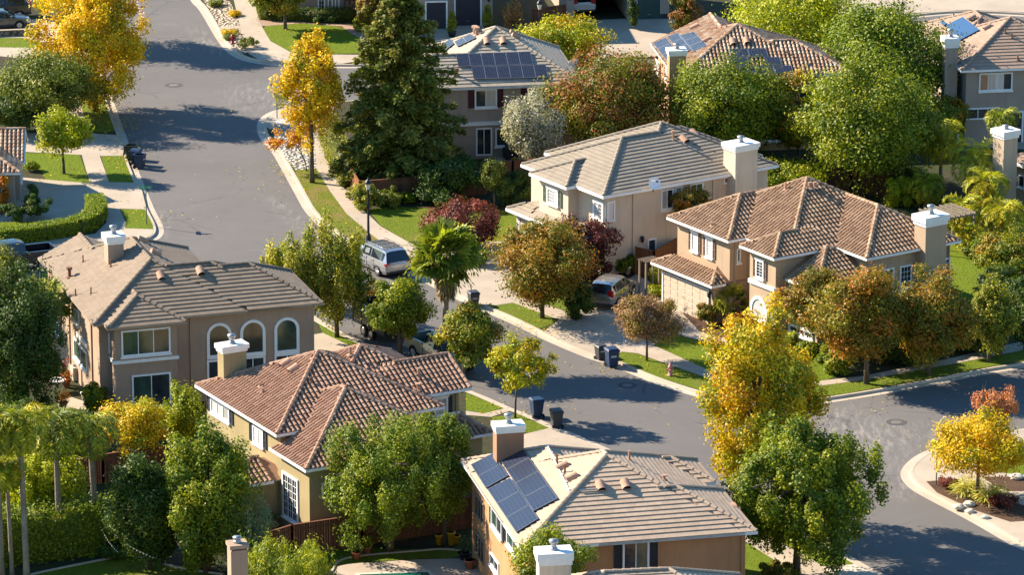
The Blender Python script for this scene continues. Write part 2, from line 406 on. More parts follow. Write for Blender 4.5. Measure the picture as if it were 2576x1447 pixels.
def tree(label, base, box, pal, leaf=.24, n=7000, shape='round', tr=.13, name='tree', cat='tree', group=None, seed=None, trunk=True,
         K=None, rc=None, lean=0., depth=1., limbs=6, zbase=G0, aspect=.62, bark=None, trunk_h=None):
    """base: pixel of the trunk foot; box: (u0, u1, vtop, vbottom) of the crown as surveyed"""
    n = int(n*2.6); leaf *= .86
    seed = seed if seed is not None else int(base[0]*7+base[1]*13); rs = np.random.RandomState(seed % 99991)
    b = P(base[0], base[1], zbase); s = scale_at(b)
    pl = math.asin((CAMH-b.z)/(EYE-b).length)
    u0, u1, vt, vb = box
    gu, gv = (u1-u0)*.07, (vb-vt)*.05; u0 -= gu; u1 += gu; vt -= gv; vb += gv
    a = (u1-u0)/2/s; xo = ((u0+u1)/2-base[0])/s; half = (vb-vt)/2/s
    c = math.sqrt(max(half**2-(a*depth*math.sin(pl))**2, (half*.5)**2))/math.cos(pl)
    zc = (base[1]-(vt+vb)/2)/(s*math.cos(pl)); zc = max(zc, c*.75)
    ob = thing(name, label, cat, b, 0, group)
    K0 = K; rc0 = rc
    K = K or int(max(16, min(170, 26*(a*a*c)**.55))); rc = (rc or max(.22, .27*(a*a*c)**(1/3.)))*1.02; K = int(K*1.25) if rc0 else (int(K*.95) if K > 40 else K)
    ctr, pos, nrm, k = crown_points(rs, shape, a, c, zc, K, n, rc)
    for arr in (ctr, pos): arr[:, 1] *= depth; arr[:, 0] += xo
    ok = pos[:, 2] > .05
    pos, nrm, k = pos[ok], nrm[ok], k[ok]
    L = leaf*(.7+.6*rs.rand(len(pos)))
    up = None
    if shape == 'weep':
        up = np.tile(np.array([0, 0, -1.]), (len(pos), 1))+rs.randn(len(pos), 3)*.3
    leaf_mesh('crown', pos, nrm, L, L*aspect, pick(rs, PAL[pal], len(pos), k), ob, up)
    if trunk:
        t = MB(); zt = trunk_h if trunk_h else zc*(1 if shape != 'vase' else .8)
        pts = [(0, 0, -.1), (xo*.06+lean*.2, 0, zt*.25), (xo*.3+lean*.6, 0, zt*.6), (xo*.85+lean, rs.randn()*.06, zt+c*.35)]
        t.tube(pts, [tr*1.25, tr, tr*.8, tr*.3], 8)
        order = rs.permutation(len(ctr))[:limbs*2]
        for i, j in enumerate(order):
            q = ctr[j]+np.array([0, 0, zc]); t0 = .55+.4*rs.rand()
            p0 = Vector(pts[2]).lerp(Vector(pts[3]), rs.rand()*.8)*1.0
            if q[2] < p0.z-.3: q[2] = p0.z+.2
            mid = p0.lerp(Vector(q), .5)+Vector((0, 0, .12*c))
            t.tube([p0, mid, Vector(q)], [tr*.45, tr*.3, tr*.1], 5, cap=False)
        t.build('trunk', bark or BARK, ob, True)
    return ob

def shrub(label, base, box, pal, leaf=.15, n=1800, name='shrub', cat='shrub', **kw):
    kw.setdefault('trunk', False)
    return tree(label, base, box, pal, leaf=leaf, n=n, name=name, cat=cat, **kw)
# ------------------------------------------------------------------ houses
class Block:
    """one hip or gable roof volume over a rectangle (house coordinates)"""
    def __init__(s, x0, x1, y0, y1, ze, sl, axis=None, ends='hh', cut=None):
        s.cut = cut; s.x0, s.x1, s.y0, s.y1, s.ze, s.s, s.ends = x0, x1, y0, y1, ze, sl, ends
        w, d = x1-x0, y1-y0; s.axis = axis or ('x' if w >= d else 'y')
        half = (d if s.axis == 'x' else w)/2; zr = ze+sl*half; s.zr = zr
        V = Vector
        A, B, Cc, Dd = V((x0, y0, ze)), V((x1, y0, ze)), V((x1, y1, ze)), V((x0, y1, ze))
        if s.axis == 'x':
            ym = (y0+y1)/2
            lo = V((x0+(half if ends[0] == 'h' else 0), ym, zr)); hi = V((x1-(half if ends[1] == 'h' else 0), ym, zr))
            s.faces = [[A, B, hi, lo], [Cc, Dd, lo, hi]]
            if ends[0] == 'h': s.faces.append([Dd, A, lo])
            if ends[1] == 'h': s.faces.append([B, Cc, hi])
            hl, hh = (A, Dd), (B, Cc)
            s.gables = ([] if ends[0] == 'h' else [(Dd, A, lo)])+([] if ends[1] == 'h' else [(B, Cc, hi)])
        else:
            xm = (x0+x1)/2
            lo = V((xm, y0+(half if ends[0] == 'h' else 0), zr)); hi = V((xm, y1-(half if ends[1] == 'h' else 0), zr))
            s.faces = [[B, Cc, hi, lo], [Dd, A, lo, hi]]
            if ends[0] == 'h': s.faces.append([A, B, lo])
            if ends[1] == 'h': s.faces.append([Cc, Dd, hi])
            hl, hh = (A, B), (Dd, Cc)
            s.gables = ([] if ends[0] == 'h' else [(A, B, lo)])+([] if ends[1] == 'h' else [(Cc, Dd, hi)])
        s.edges = [(lo, hi)]+[(p, lo) for p in hl]+[(p, hi) for p in hh]
        s.eaves = [(f[0], f[1]) for f in s.faces]
    def h(s, x, y):
        if x < s.x0-1e-4 or x > s.x1+1e-4 or y < s.y0-1e-4 or y > s.y1+1e-4: return -99
        if s.axis == 'x':
            d = min(y-s.y0, s.y1-y)
            if s.ends[0] == 'h': d = min(d, x-s.x0)
            if s.ends[1] == 'h': d = min(d, s.x1-x)
        else:
            d = min(x-s.x0, s.x1-x)
            if s.ends[0] == 'h': d = min(d, y-s.y0)
            if s.ends[1] == 'h': d = min(d, s.y1-y)
        return s.ze+s.s*d

def clip_half(poly, ax, lim, sg):
    out = []
    for i, p in enumerate(poly):
        q = poly[(i+1) % len(poly)]; a, c = (p[ax]-lim)*sg, (q[ax]-lim)*sg
        if a >= 0: out.append(p)
        if (a < 0) != (c < 0): out.append(p.lerp(q, a/(a-c)))
    return out

def clip_cut(poly, cut):
    if not cut: return [poly]
    a = clip_half(poly, 1, cut[1], -1); b = clip_half(clip_half(poly, 1, cut[1], 1), 0, cut[0], 1)
    return [p for p in (a, b) if len(p) > 2]

class House:
    def __init__(s, name, label, origin, ang, tile, style, stucco, trim=WHITE, group=None, cat='house', z=0):
        s.o = Vector((origin[0], origin[1], z)); s.a = rad(ang)
        s.e1 = Vector((math.cos(s.a), math.sin(s.a), 0)); s.e2 = Vector((-s.e1.y, s.e1.x, 0))
        s.root = thing(name, label, cat, s.o, s.a, group)
        s.tile, s.style, s.stucco, s.trim = tile, style, stucco, trim
        s.blocks = []; s.wall = MB(); s.trimmb = MB(); s.rs = random.Random(int(origin[0]*10+origin[1])); s.roof = None
    # pixel -> local helpers
    def loc(s, p): q = p-s.o; return Vector((q.dot(s.e1), q.dot(s.e2), q.z))
    def eye(s): return s.loc(EYE)
    def dirl(s, u, v): d = ray(u, v); return Vector((d.dot(s.e1), d.dot(s.e2), d.z))
    def at_z(s, u, v, z): return s.loc(P(u, v, z))
    def at_x(s, u, v, x): e, d = s.eye(), s.dirl(u, v); return e+d*((x-e.x)/d.x)
    def at_y(s, u, v, y): e, d = s.eye(), s.dirl(u, v); return e+d*((y-e.y)/d.y)
    def at_plane(s, u, v, face):
        n = (face[1]-face[0]).cross(face[-1]-face[0]); e, d = s.eye(), s.dirl(u, v)
        return e+d*((face[0]-e).dot(n)/d.dot(n)), (n if n.z > 0 else -n).normalized()
    def face(s, b, side):
        nrm = {'W': (-1, 0), 'S': (0, -1), 'E': (1, 0), 'N': (0, 1)}[side]
        for f in s.blocks[b].faces:
            n = (f[1]-f[0]).cross(f[-1]-f[0])
            if n.z < 0: n = -n
            if n.x*nrm[0]+n.y*nrm[1] > .2*n.length: return f
        raise ValueError(side)
    def add(s, *a, **k): s.blocks.append(Block(*a, **k)); return len(s.blocks)-1
    def H(s, x, y, skip=None):
        return max([b.h(x, y) for b in s.blocks if b is not skip] or [-99])
    # ------------------------------------------------------------- roof covering
    def roofing(s, fascia=.16, gut=.09):
        mb = MB(); R = s.rs; fa = MB()
        for bi, b in enumerate(s.blocks):
            def keep(p):
                if b.cut and p.x < b.cut[0] and p.y > b.cut[1]: return False
                for j, o in enumerate(s.blocks):
                    if o is b: continue
                    h = o.h(p.x, p.y)
                    if h > p.z+.10 or (j < bi and h > p.z-.04): return False
                return True
            for f in b.faces:
                A, B_ = f[0], f[1]; u = (B_-A).normalized(); n = (B_-A).cross(f[2]-B_).normalized()
                if n.z < 0: n = -n
                v = n.cross(u)
                if v.z < 0: v = -v
                L = (B_-A).length; up = [( (p-A).dot(u), (p-A).dot(v)) for p in f[2:]]
                ur, ul = up[0], up[-1]; vm = max(ul[1], .01)
                lf = lambda t: ul[0]*t/vm
                rf = lambda t: L+(ur[0]-L)*t/vm
                pt = lambda a, t, h: A+u*a+v*t+n*h
                for part in clip_cut([p-n*.035 for p in f], b.cut): mb.poly(part, 0, .3)
                if s.style == 'flat':
                    c, w = .335, .345; nr = int(math.ceil(vm/c))
                    for r in range(nr):
                        v0 = r*c-(.06 if r == 0 else 0); v1 = min(r*c+c+.02, vm); off = (r % 2)*w*.5
                        l0, r0, l1, r1 = lf(max(v0, 0)), rf(max(v0, 0)), lf(v1), rf(v1)
                        for k in range(int((l0)/w)-2, int(r0/w)+3):
                            a, e = k*w+off, k*w+off+w-.004
                            a0, e0, a1, e1 = max(a, l0), min(e, r0), max(a, l1), min(e, r1)
                            if e0-a0 < .03: continue
                            if e1 < a1: a1 = e1 = min(max((a0+e0)/2, l1), r1) if l1 <= r1 else (l1+r1)/2
                            if not keep(pt((a0+e0)/2, (v0+v1)/2, 0)): continue
                            h0 = .054+R.uniform(-.002, .0025); h1 = .010; t = R.random()
                            mb.add([pt(a0, v0, h0), pt(e0, v0, h0), pt(e1, v1, h1), pt(a1, v1, h1), pt(a0, v0, -.01), pt(e0, v0, -.01)],
                                   ((0, 1, 2, 3), (4, 5, 1, 0)), 0, t)
                else:
                    c, w = .37, .285; nr = int(math.ceil(vm/c)); nc = int(L/w)+1
                    arc = [(math.cos(q), math.sin(q)) for q in (math.pi, math.pi*.75, math.pi*.5, math.pi*.25, 0)]
                    for r in range(nr):
                        v0 = r*c-(.05 if r == 0 else 0); v1 = min(r*c+c+.05, vm+.03); vc = r*c+c*.4
                        for k in range(nc):
                            uc = (k+.5)*w
                            if uc < lf(vc)-.02 or uc > rf(vc)+.02: continue
                            if not keep(pt(uc, vc, 0)): continue
                            t = R.random(); j = R.uniform(-.008, .008); hh = R.uniform(.036, .05); r0, r1 = .108, .086
                            vs = [pt(uc+j+x*r0, v0, z*r0*1.0+hh-.02) for x, z in arc]+[pt(uc+x*r1, v1, z*r1*1.0-.005) for x, z in arc]
                            mb.add(vs, [(i, i+1, i+6, i+5) for i in range(4)]+[(0, 1, 2, 3, 4)], 0, t)
            # hip and ridge caps where the whole roof really has a crease
            for p, q in b.edges:
                d = q-p
                if d.length < .3: continue
                n = max(1, int(d.length/.40)); dn = d.normalized(); sd = dn.cross(Vector((0, 0, 1))).normalized(); upv = sd.cross(dn)
                sw = .125 if s.style == 'flat' else .14
                prof = [(-1, -.15), (-.62, .42), (0, .68), (.62, .42), (1, -.15)]
                for i in range(n):
                    m_ = p+d*((i+.5)/n); ha = s.H(m_.x, m_.y)
                    if ha > m_.z+.06: continue
                    sa, sb = s.H(m_.x+sd.x*.3, m_.y+sd.y*.3), s.H(m_.x-sd.x*.3, m_.y-sd.y*.3)
                    if sa < -50 < sb: sa = ha
                    if sb < -50 < sa: sb = ha
                    av = (sa+sb)/2
                    if ha-av < .05: continue
                    a0 = p+d*(i/n)-dn*.04; a1 = p+d*((i+1)/n)+dn*.03
                    vs = [a0+sd*(x*sw*1.08)+upv*(z*sw+.06) for x, z in prof]+[a1+sd*(x*sw*.9)+upv*(z*sw*.9+.04) for x, z in prof]
                    mb.add(vs, [(k, k+1, k+6, k+5) for k in range(4)]+[(4, 3, 2, 1, 0)], 0, R.random())
            # fascia and gutter on exposed eaves
            for p, q in b.eaves:
                d = q-p; n = max(2, int(d.length/.25)); nn = Vector((d.y, -d.x, 0)).normalized()
                if nn.dot((p+q)/2-Vector(((b.x0+b.x1)/2, (b.y0+b.y1)/2, 0))) < 0: nn = -nn
                run = None
                for i in range(n+1):
                    ok = False
                    if i < n:
                        m_ = p+d*((i+.5)/n); ok = not (b.cut and m_.x < b.cut[0] and m_.y > b.cut[1]) and (s.H(m_.x+nn.x*.03, m_.y+nn.y*.03, b) < b.ze-.12 or s.H(m_.x+nn.x*.03, m_.y+nn.y*.03, b) < -50)
                    if ok and run is None: run = i
                    if (not ok) and run is not None:
                        a, e = p+d*(run/n), p+d*(i/n)
                        vs = []
                        ext = d.normalized()*gut
                        a2, e2 = (a-ext if run == 0 else a), (e+ext if i == n else e)
                        for z in (b.ze-fascia, b.ze-.005):
                            vs += [a+Vector((0, 0, z-b.ze)), e+Vector((0, 0, z-b.ze)), e2+nn*gut+Vector((0, 0, z-b.ze)), a2+nn*gut+Vector((0, 0, z-b.ze))]
                        fa.add(vs, ((0, 3, 2, 1), (4, 5, 6, 7), (0, 1, 5, 4), (1, 2, 6, 5), (2, 3, 7, 6), (3, 0, 4, 7)))
                        run = None
            for p, q, t_ in b.gables:                                  # rake boards and gable wall
                nn = (q-p).cross(Vector((0, 0, 1))).normalized()
                s.wall.add([p-nn*.45+Vector((0, 0, -.3)), q-nn*.45+Vector((0, 0, -.3)), q-nn*.45, t_-nn*.45-Vector((0, 0, .05)), p-nn*.45], ((0, 1, 2, 3, 4),))
                for g in (p, q):
                    fa.add([g+nn*.02, t_+nn*.02, t_+nn*.02+Vector((0, 0, -.2)), g+nn*.02+Vector((0, 0, -.2)),
                            g-nn*.05, t_-nn*.05, t_-nn*.05+Vector((0, 0, -.2)), g-nn*.05+Vector((0, 0, -.2))],
                           ((0, 1, 2, 3), (4, 7, 6, 5), (0, 4, 5, 1), (2, 6, 7, 3)))
            # soffit
            i_ = .04
            for part in clip_cut([Vector(q_) for q_ in ((b.x0+i_, b.y0+i_, b.ze-.10), (b.x0+i_, b.y1-i_, b.ze-.10), (b.x1-i_, b.y1-i_, b.ze-.10), (b.x1-i_, b.y0+i_, b.ze-.10))], b.cut): mb.poly(part, 1)
        s.roof = mb.build('roof', [s.tile, s.trim], s.root)
        fa.build('gutter', s.trim, s.root)
        return s.roof
    def walls(s, rects):
        for i, (x0, x1, y0, y1, z0, z1) in enumerate(rects):
            k = .004*i
            s.wall.box(x0+k, x1-k, y0+k, y1-k, z0, z1-.002*i)
    def finish(s):
        s.wall.build('wall', s.stucco, s.root)
        if s.trimmb.v: s.trimmb.build('trim_band', WHITE, s.root)
    def band(s, side, c, a0, a1, z0, z1, d=.07):
        if side == 'W': s.trimmb.box(c-d, c+.02, a0, a1, z0, z1)
        elif side == 'S': s.trimmb.box(a0, a1, c-d, c+.02, z0, z1)
    # ------------------------------------------------------------- openings
    def q(s, side, c, a, z, d):
        return {'W': (c-d, a, z), 'S': (a, c-d, z), 'E': (c+d, a, z), 'N': (a, c+d, z)}[side]
    def span(s, side, c, p1, p2):
        fn = s.at_x if side in 'WE' else s.at_y; k = 1 if side in 'WE' else 0
        A, B_ = fn(p1[0], p1[1], c), fn(p2[0], p2[1], c)
        return min(A[k], B_[k]), max(A[k], B_[k]), min(A.z, B_.z), max(A.z, B_.z)
    def qbox(s, mb, side, c, a0, a1, z0, z1, d0, d1, m=0):
        P_ = [s.q(side, c, a, z, d) for d in (d0, d1) for (a, z) in ((a0, z0), (a1, z0), (a1, z1), (a0, z1))]
        mb.add(P_, ((0, 3, 2, 1), (4, 5, 6, 7), (0, 1, 5, 4), (1, 2, 6, 5), (2, 3, 7, 6), (3, 0, 4, 7)), m)
    def window(s, side, c, a0, a1, z0, z1, panes=2, grid=None, glass=GL_D, trim=.1, sill=True, shutter=None, arch=False, glasses=None, frame=None, name='window', head=False):
        f = MB(); fr = frame or WHITE_BR; w = a1-a0; t = trim; m_ = .045
        if arch:
            r = w/2; ac = (a0+a1)/2; zs = z1-r; N = 14
            def ring(rr, d): return [s.q(side, c, ac+rr*math.cos(k*math.pi/N), zs+rr*math.sin(k*math.pi/N), d) for k in range(N+1)]
            o, i = ring(r, .07), ring(r-t, .07); o0, i0 = ring(r, 0), ring(r-t, 0)
            for k in range(N):
                f.quad(o[k], o[k+1], i[k+1], i[k]); f.quad(o0[k], o0[k+1], o[k+1], o[k]); f.quad(i[k], i[k+1], i0[k+1], i0[k])
            s.qbox(f, side, c, a0, a0+t, z0, zs, 0, .07); s.qbox(f, side, c, a1-t, a1, z0, zs, 0, .07); s.qbox(f, side, c, a0, a1, z0-t, z0+t*.4, 0, .08)
            po = f.build(name, fr, s.root)
            g = MB(); g.poly([s.q(side, c, a0+t, z0, .02), s.q(side, c, a1-t, z0, .02)]+ring(r-t, .02)); g.build('pane', glass, po); return po
        s.qbox(f, side, c, a0, a1, z0, z0+t, 0, .07); s.qbox(f, side, c, a0, a1, z1-t, z1, 0, .07)
        s.qbox(f, side, c, a0, a0+t, z0+t, z1-t, 0, .07); s.qbox(f, side, c, a1-t, a1, z0+t, z1-t, 0, .07)
        ia, ib, iz, jz = a0+t, a1-t, z0+t, z1-t
        for k in range(1, panes):
            x = ia+(ib-ia)*k/panes; s.qbox(f, side, c, x-m_/2, x+m_/2, iz, jz, 0, .055)
        if grid:
            gx, gz = grid
            for k in range(1, gx):
                x = ia+(ib-ia)*k/gx; s.qbox(f, side, c, x-.012, x+.012, iz, jz, 0, .035)
            for k in range(1, gz):
                z = iz+(jz-iz)*k/gz; s.qbox(f, side, c, ia, ib, z-.012, z+.012, 0, .034)
        po = f.build(name, fr, s.root)
        gl = glasses or [glass]*panes
        for k in range(panes):
            g = MB(); x0_, x1_ = ia+(ib-ia)*k/panes, ia+(ib-ia)*(k+1)/panes
            g.quad(s.q(side, c, x0_, iz, .02), s.q(side, c, x1_, iz, .02), s.q(side, c, x1_, jz, .02), s.q(side, c, x0_, jz, .02)); g.build('pane', gl[k], po)
        if sill:
            b = MB(); s.qbox(b, side, c, a0-.06, a1+.06, z0-.11, z0-.004, 0, .13); b.build('sill', s.trim if s.trim is WHITE else WHITE, po)
        if head:
            b = MB(); s.qbox(b, side, c, a0-.06, a1+.06, z1+.004, z1+.13, 0, .12); b.build('lintel', WHITE, po)
        if shutter:
            sw = min(.42, w*.3)
            for lo in (a0-sw-.03, a1+.03):
                b = MB(); s.qbox(b, side, c, lo, lo+.05, z0, z1, 0, .06); s.qbox(b, side, c, lo+sw-.05, lo+sw, z0, z1, 0, .06)
                s.qbox(b, side, c, lo, lo+sw, z0-.002, z0+.06, 0, .058); s.qbox(b, side, c, lo, lo+sw, z1-.06, z1+.002, 0, .058)
                s.qbox(b, side, c, lo+.05, lo+sw-.05, (z0+z1)/2-.03, (z0+z1)/2+.03, 0, .056); s.qbox(b, side, c, lo+.05, lo+sw-.05, z0+.06, z1-.06, 0, .02)
                nsl = int((z1-z0)/.09)
                for k in range(nsl):
                    z = z0+.06+(z1-z0-.14)*k/nsl; s.qbox(b, side, c, lo+.05, lo+sw-.05, z, z+.03, .02, .045)
                b.build('shutter', shutter, s.root)
        return po
    def wpx(s, side, c, p1, p2, **k): return s.window(side, c, *s.span(side, c, p1, p2), **k)
    def door(s, side, c, a0, a1, z0, z1, mat=None, name='door', trim=.12, panels=(2, 4), frame=None):
        f = MB(); s.qbox(f, side, c, a0-trim, a0, z0, z1+trim, 0, .08); s.qbox(f, side, c, a1, a1+trim, z0, z1+trim, 0, .08); s.qbox(f, side, c, a0, a1, z1, z1+trim, 0, .079)
        f.build('door_frame' if name == 'door' else 'garage_frame', frame or s.trim, s.root)
        b = MB(); s.qbox(b, side, c, a0, a1, z0, z1, 0, .03)
        nx, nz = panels; w, h = (a1-a0)/nx, (z1-z0)/nz
        for i in range(nx):
            for j in range(nz):
                s.qbox(b, side, c, a0+i*w+w*.08, a0+(i+1)*w-w*.08, z0+j*h+h*.13, z0+(j+1)*h-h*.13, .03, .045)
        o = b.build(name, mat or WHITE, s.root)
        h_ = MB(); s.qbox(h_, side, c, (a0+a1)/2-.12 if name != 'door' else a1-.14, (a0+a1)/2+.12 if name != 'door' else a1-.08, z0+(.35 if name != 'door' else .95), z0+(.39 if name != 'door' else 1.1), .045, .09); h_.build('handle', GALV, o)
        return o
    def chimney(s, x, y, wx, wy, zb, zt, stack=None, capm=None, cap=.1, caph=.42, flue=.5, steps=True):
        b = MB(); b.box(x-wx/2, x+wx/2, y-wy/2, y+wy/2, zb, zt-caph+.02); o = b.build('chimney', stack or s.stucco, s.root)
        b = MB(); b.box(x-wx/2-cap, x+wx/2+cap, y-wy/2-cap, y+wy/2+cap, zt-caph*.62, zt)
        if steps: b.box(x-wx/2-cap*.45, x+wx/2+cap*.45, y-wy/2-cap*.45, y+wy/2+cap*.45, zt-caph, zt-caph*.62)
        b.build('chimney_cap', capm or WHITE, o)
        b = MB(); b.lathe([(.20, 0), (.20, .1), (.15, .12), (.15, flue*.7), (.22, flue*.72), (.24, flue), (.05, flue+.06)], (x, y, zt), 12)
        b.build('flue', GALV, o, True)
        return o
    # ------------------------------------------------------------- roof furniture
    def vent(s, b, side, pts, mat=CLAY):
        f = s.face(b, side)
        for u, v in pts:
            p, n = s.at_plane(u, v, f); e = (f[1]-f[0]).normalized(); up = n.cross(e); up = up if up.z > 0 else -up
            m = MB(); N = 8; r, L = .24, .62
            a = [p+e*(r*math.cos(k*math.pi/N))+n*(r*1.05*math.sin(k*math.pi/N)+.04) for k in range(N+1)]
            c = [q+up*L for q in a]
            m.add(a+c, [(k, k+1, N+2+k, N+1+k) for k in range(N)]+[tuple(range(N+1, 2*N+2))])
            i_ = [p+e*(r*.8*math.cos(k*math.pi/N))+n*(r*.85*math.sin(k*math.pi/N)+.05)+up*.05 for k in range(N+1)]
            m.poly(i_, 1); m.build('roof_vent', [mat, DARK], s.roof)
    def pipe(s, b, side, pts, h=.5, r=.055, mat=RUST, capped=False):
        f = s.face(b, side)
        for u, v in pts:
            p, n = s.at_plane(u, v, f); m = MB()
            m.tube([p-Vector((0, 0, .05)), p+Vector((0, 0, h))], r, 8)
            m.tube([p+Vector((0, 0, .02)), p+Vector((0, 0, .09))], [r*2.6, r*1.3], 8)
            if capped: m.tube([p+Vector((0, 0, h*.82)), p+Vector((0, 0, h*1.05))], [r*1.8, r*1.8], 8)
            m.build('vent_pipe', mat, s.roof)
    def solar(s, b, side, quad, nx, ny, skip=(), lift=.14, grid=(6, 10), mat=None, line=None):
        f = s.face(b, side); c = [s.at_plane(u, v, f)[0] for u, v in quad]; n = s.at_plane(*quad[0], f)[1]
        bl = lambda a, t: c[0].lerp(c[1], a).lerp(c[3].lerp(c[2], a), t)
        for i in range(nx):
            for j in range(ny):
                if (i, j) in skip: continue
                g = .012
                k = [bl((i+a)/nx, (j+t)/ny) for a, t in ((g, g), (1-g, g), (1-g, 1-g), (g, 1-g))]
                m = MB(); top = [p+n*lift for p in k]; bot = [p+n*(lift-.045) for p in k]
                m.add(bot+top, ((0, 3, 2, 1), (4, 5, 6, 7), (0, 1, 5, 4), (1, 2, 6, 5), (2, 3, 7, 6), (3, 0, 4, 7)))
                kb = lambda a, t: k[0].lerp(k[1], a).lerp(k[3].lerp(k[2], a), t)+n*(lift+.004)
                def strip(a0, a1, t0, t1): m.quad(kb(a0, t0), kb(a1, t0), kb(a1, t1), kb(a0, t1), 1)
                fw = .022
                strip(0, 1, 0, fw); strip(0, 1, 1-fw, 1); strip(0, fw, fw, 1-fw); strip(1-fw, 1, fw, 1-fw)
                if grid:
                    for q in range(1, grid[0]): strip(q/grid[0]-.003, q/grid[0]+.003, fw, 1-fw)
                    for q in range(1, grid[1]):
                        m.quad(*[p+n*.001 for p in (kb(fw, q/grid[1]-.003), kb(1-fw, q/grid[1]-.003), kb(1-fw, q/grid[1]+.003), kb(fw, q/grid[1]+.003))], 1)
                for a, t in ((.15, .5), (.85, .5)):
                    q = bl((i+a)/nx, (j+t)/ny); m.tube([q-n*.03, q+n*(lift-.046)], .03, 5)
                m.build('solar_panel', [mat or SOLAR, line or SOLAR_LN], s.root)
    def dish(s, p, r=.42, face=(.5, -.8, .5)):
        m = MB(); d = Vector(face).normalized(); a = d.orthogonal().normalized(); b_ = d.cross(a); p = Vector(p); N = 16
        vs = [p-d*.1]+[p+(a*math.cos(2*math.pi*k/N)+b_*math.sin(2*math.pi*k/N))*r*.6-d*.06 for k in range(N)]+[p+(a*math.cos(2*math.pi*k/N)+b_*math.sin(2*math.pi*k/N))*r for k in range(N)]
        m.add(vs, [(0, k+1, (k+1) % N+1) for k in range(N)]+[(k+1, N+k+1, N+(k+1) % N+1, (k+1) % N+1) for k in range(N)])
        o = m.build('satellite_dish', WHITE_BR, s.root, True)
        m = MB(); m.tube([p-d*.1, p-d*.1+Vector((0, 0, -.35)), p+Vector((0, .25, -.6))], .035, 6); m.tube([p-b_*r*.7, p+d*.4-b_*.1], .02, 5); m.box(p.x+d.x*.4-.05, p.x+d.x*.4+.05, p.y+d.y*.4-.05, p.y+d.y*.4+.05, p.z+d.z*.4-.05, p.z+d.z*.4+.05)
        m.build('dish_arm', BLACKM, o)
    def lamp(s, side, c, a, z):
        m = MB(); q = s.q(side, c, a, z, .14); m.lathe([(.03, -.2), (.1, -.12), (.12, .12), (.16, .14), (.03, .26)], q, 8)
        p2 = s.q(side, c, a, z+.2, 0); m.tube([p2, (q[0], q[1], q[2]+.2)], .02, 5); m.build('wall_lamp', BLACKM, s.root)
    def spout(s, side, c, a, z0, z1, mat=None):
        m = MB(); s.qbox(m, side, c, a-.04, a+.04, z0, z1, .01, .09); m.build('downspout', mat or s.stucco, s.root)
# ------------------------------------------------------------------ camera, sun, sky
cam = D.cameras.new('camera'); co = link(D.objects.new('camera', cam)); co.location = EYE
co.rotation_euler = (math.pi/2-PITCH, 0, 0); cam.sensor_width = 36; cam.lens = 36*FPX/2576; cam.clip_start = 1; cam.clip_end = 5000
SC.camera = co
SUN_AZ, SUN_EL = rad(25.5), rad(31.5)          # sun stands back left of the view
sd = Vector((-math.cos(SUN_EL)*math.cos(SUN_AZ), math.cos(SUN_EL)*math.sin(SUN_AZ), math.sin(SUN_EL)))
sl = D.lights.new('sun', 'SUN'); so = link(D.objects.new('sun', sl)); sl.energy = 5; sl.angle = rad(.5); sl.color = (1, .875, .70)
so.rotation_euler = sd.to_track_quat('Z', 'Y').to_euler()
w = D.worlds.new('World'); SC.world = w; w.use_nodes = True; nt = w.node_tree; nt.nodes.clear()
sky = nt.nodes.new('ShaderNodeTexSky'); sky.sky_type = 'NISHITA'; sky.sun_disc = False; sky.sun_elevation = SUN_EL
sky.sun_rotation = math.atan2(sd.x, sd.y); sky.air_density = 1.5; sky.dust_density = .1; sky.ozone_density = 5
bg = nt.nodes.new('ShaderNodeBackground'); bg.inputs['Strength'].default_value = .078
wo = nt.nodes.new('ShaderNodeOutputWorld'); hs = nt.nodes.new('ShaderNodeHueSaturation'); hs.inputs['Saturation'].default_value = 1.2; nt.links.new(sky.outputs[0], hs.inputs['Color']); nt.links.new(hs.outputs[0], bg.inputs[0]); nt.links.new(bg.outputs[0], wo.inputs[0])
SC.view_settings.view_transform = 'Standard'; SC.view_settings.look = 'None'; SC.view_settings.exposure = 1.47; SC.view_settings.gamma = 1
SC.cycles.max_bounces = 5; SC.cycles.diffuse_bounces = 4; SC.cycles.glossy_bounces = 2; SC.cycles.transmission_bounces = 2
SC.cycles.use_denoising = True; SC.cycles.caustics_reflective = False; SC.cycles.caustics_refractive = False

# ------------------------------------------------------------------ ground
def chaikin(pts, it=2, closed=False):
    for _ in range(it):
        out = [] if closed else [pts[0]]; n = len(pts)
        for i in range(n if closed else n-1):
            a, b = Vector(pts[i]), Vector(pts[(i+1) % n]); out += [tuple(a*.75+b*.25), tuple(a*.25+b*.75)]
        if not closed: out.append(pts[-1])
        pts = out
    return pts

SHEETN = [0]
def sheet(name, px, mat, z, smooth=0, kind='structure', label=None):
    SHEETN[0] += 1; z += (SHEETN[0] % 40)*.00009
    p = [tuple(P(u, v, .15)[:2]) for u, v in px]
    if smooth: p = chaikin(p, smooth, True)
    m = MB(); m.poly([(x, y, z) for x, y in p]); o = m.build(name, mat)
    f = o.data.polygons[0]
    if f.normal.z < 0: o.data.flip_normals()
    return tag(o, label, None, kind=kind)

m = MB(); m.quad((-3000, -1500, -.06), (3000, -1500, -.06), (3000, 4500, -.06), (-3000, 4500, -.06)); tag(m.build('ground', EARTH), kind='structure')
m = MB(); m.quad((-140, 120, 0), (160, 120, 0), (160, 520, 0), (-140, 520, 0)); tag(m.build('road', ASPH), kind='structure')

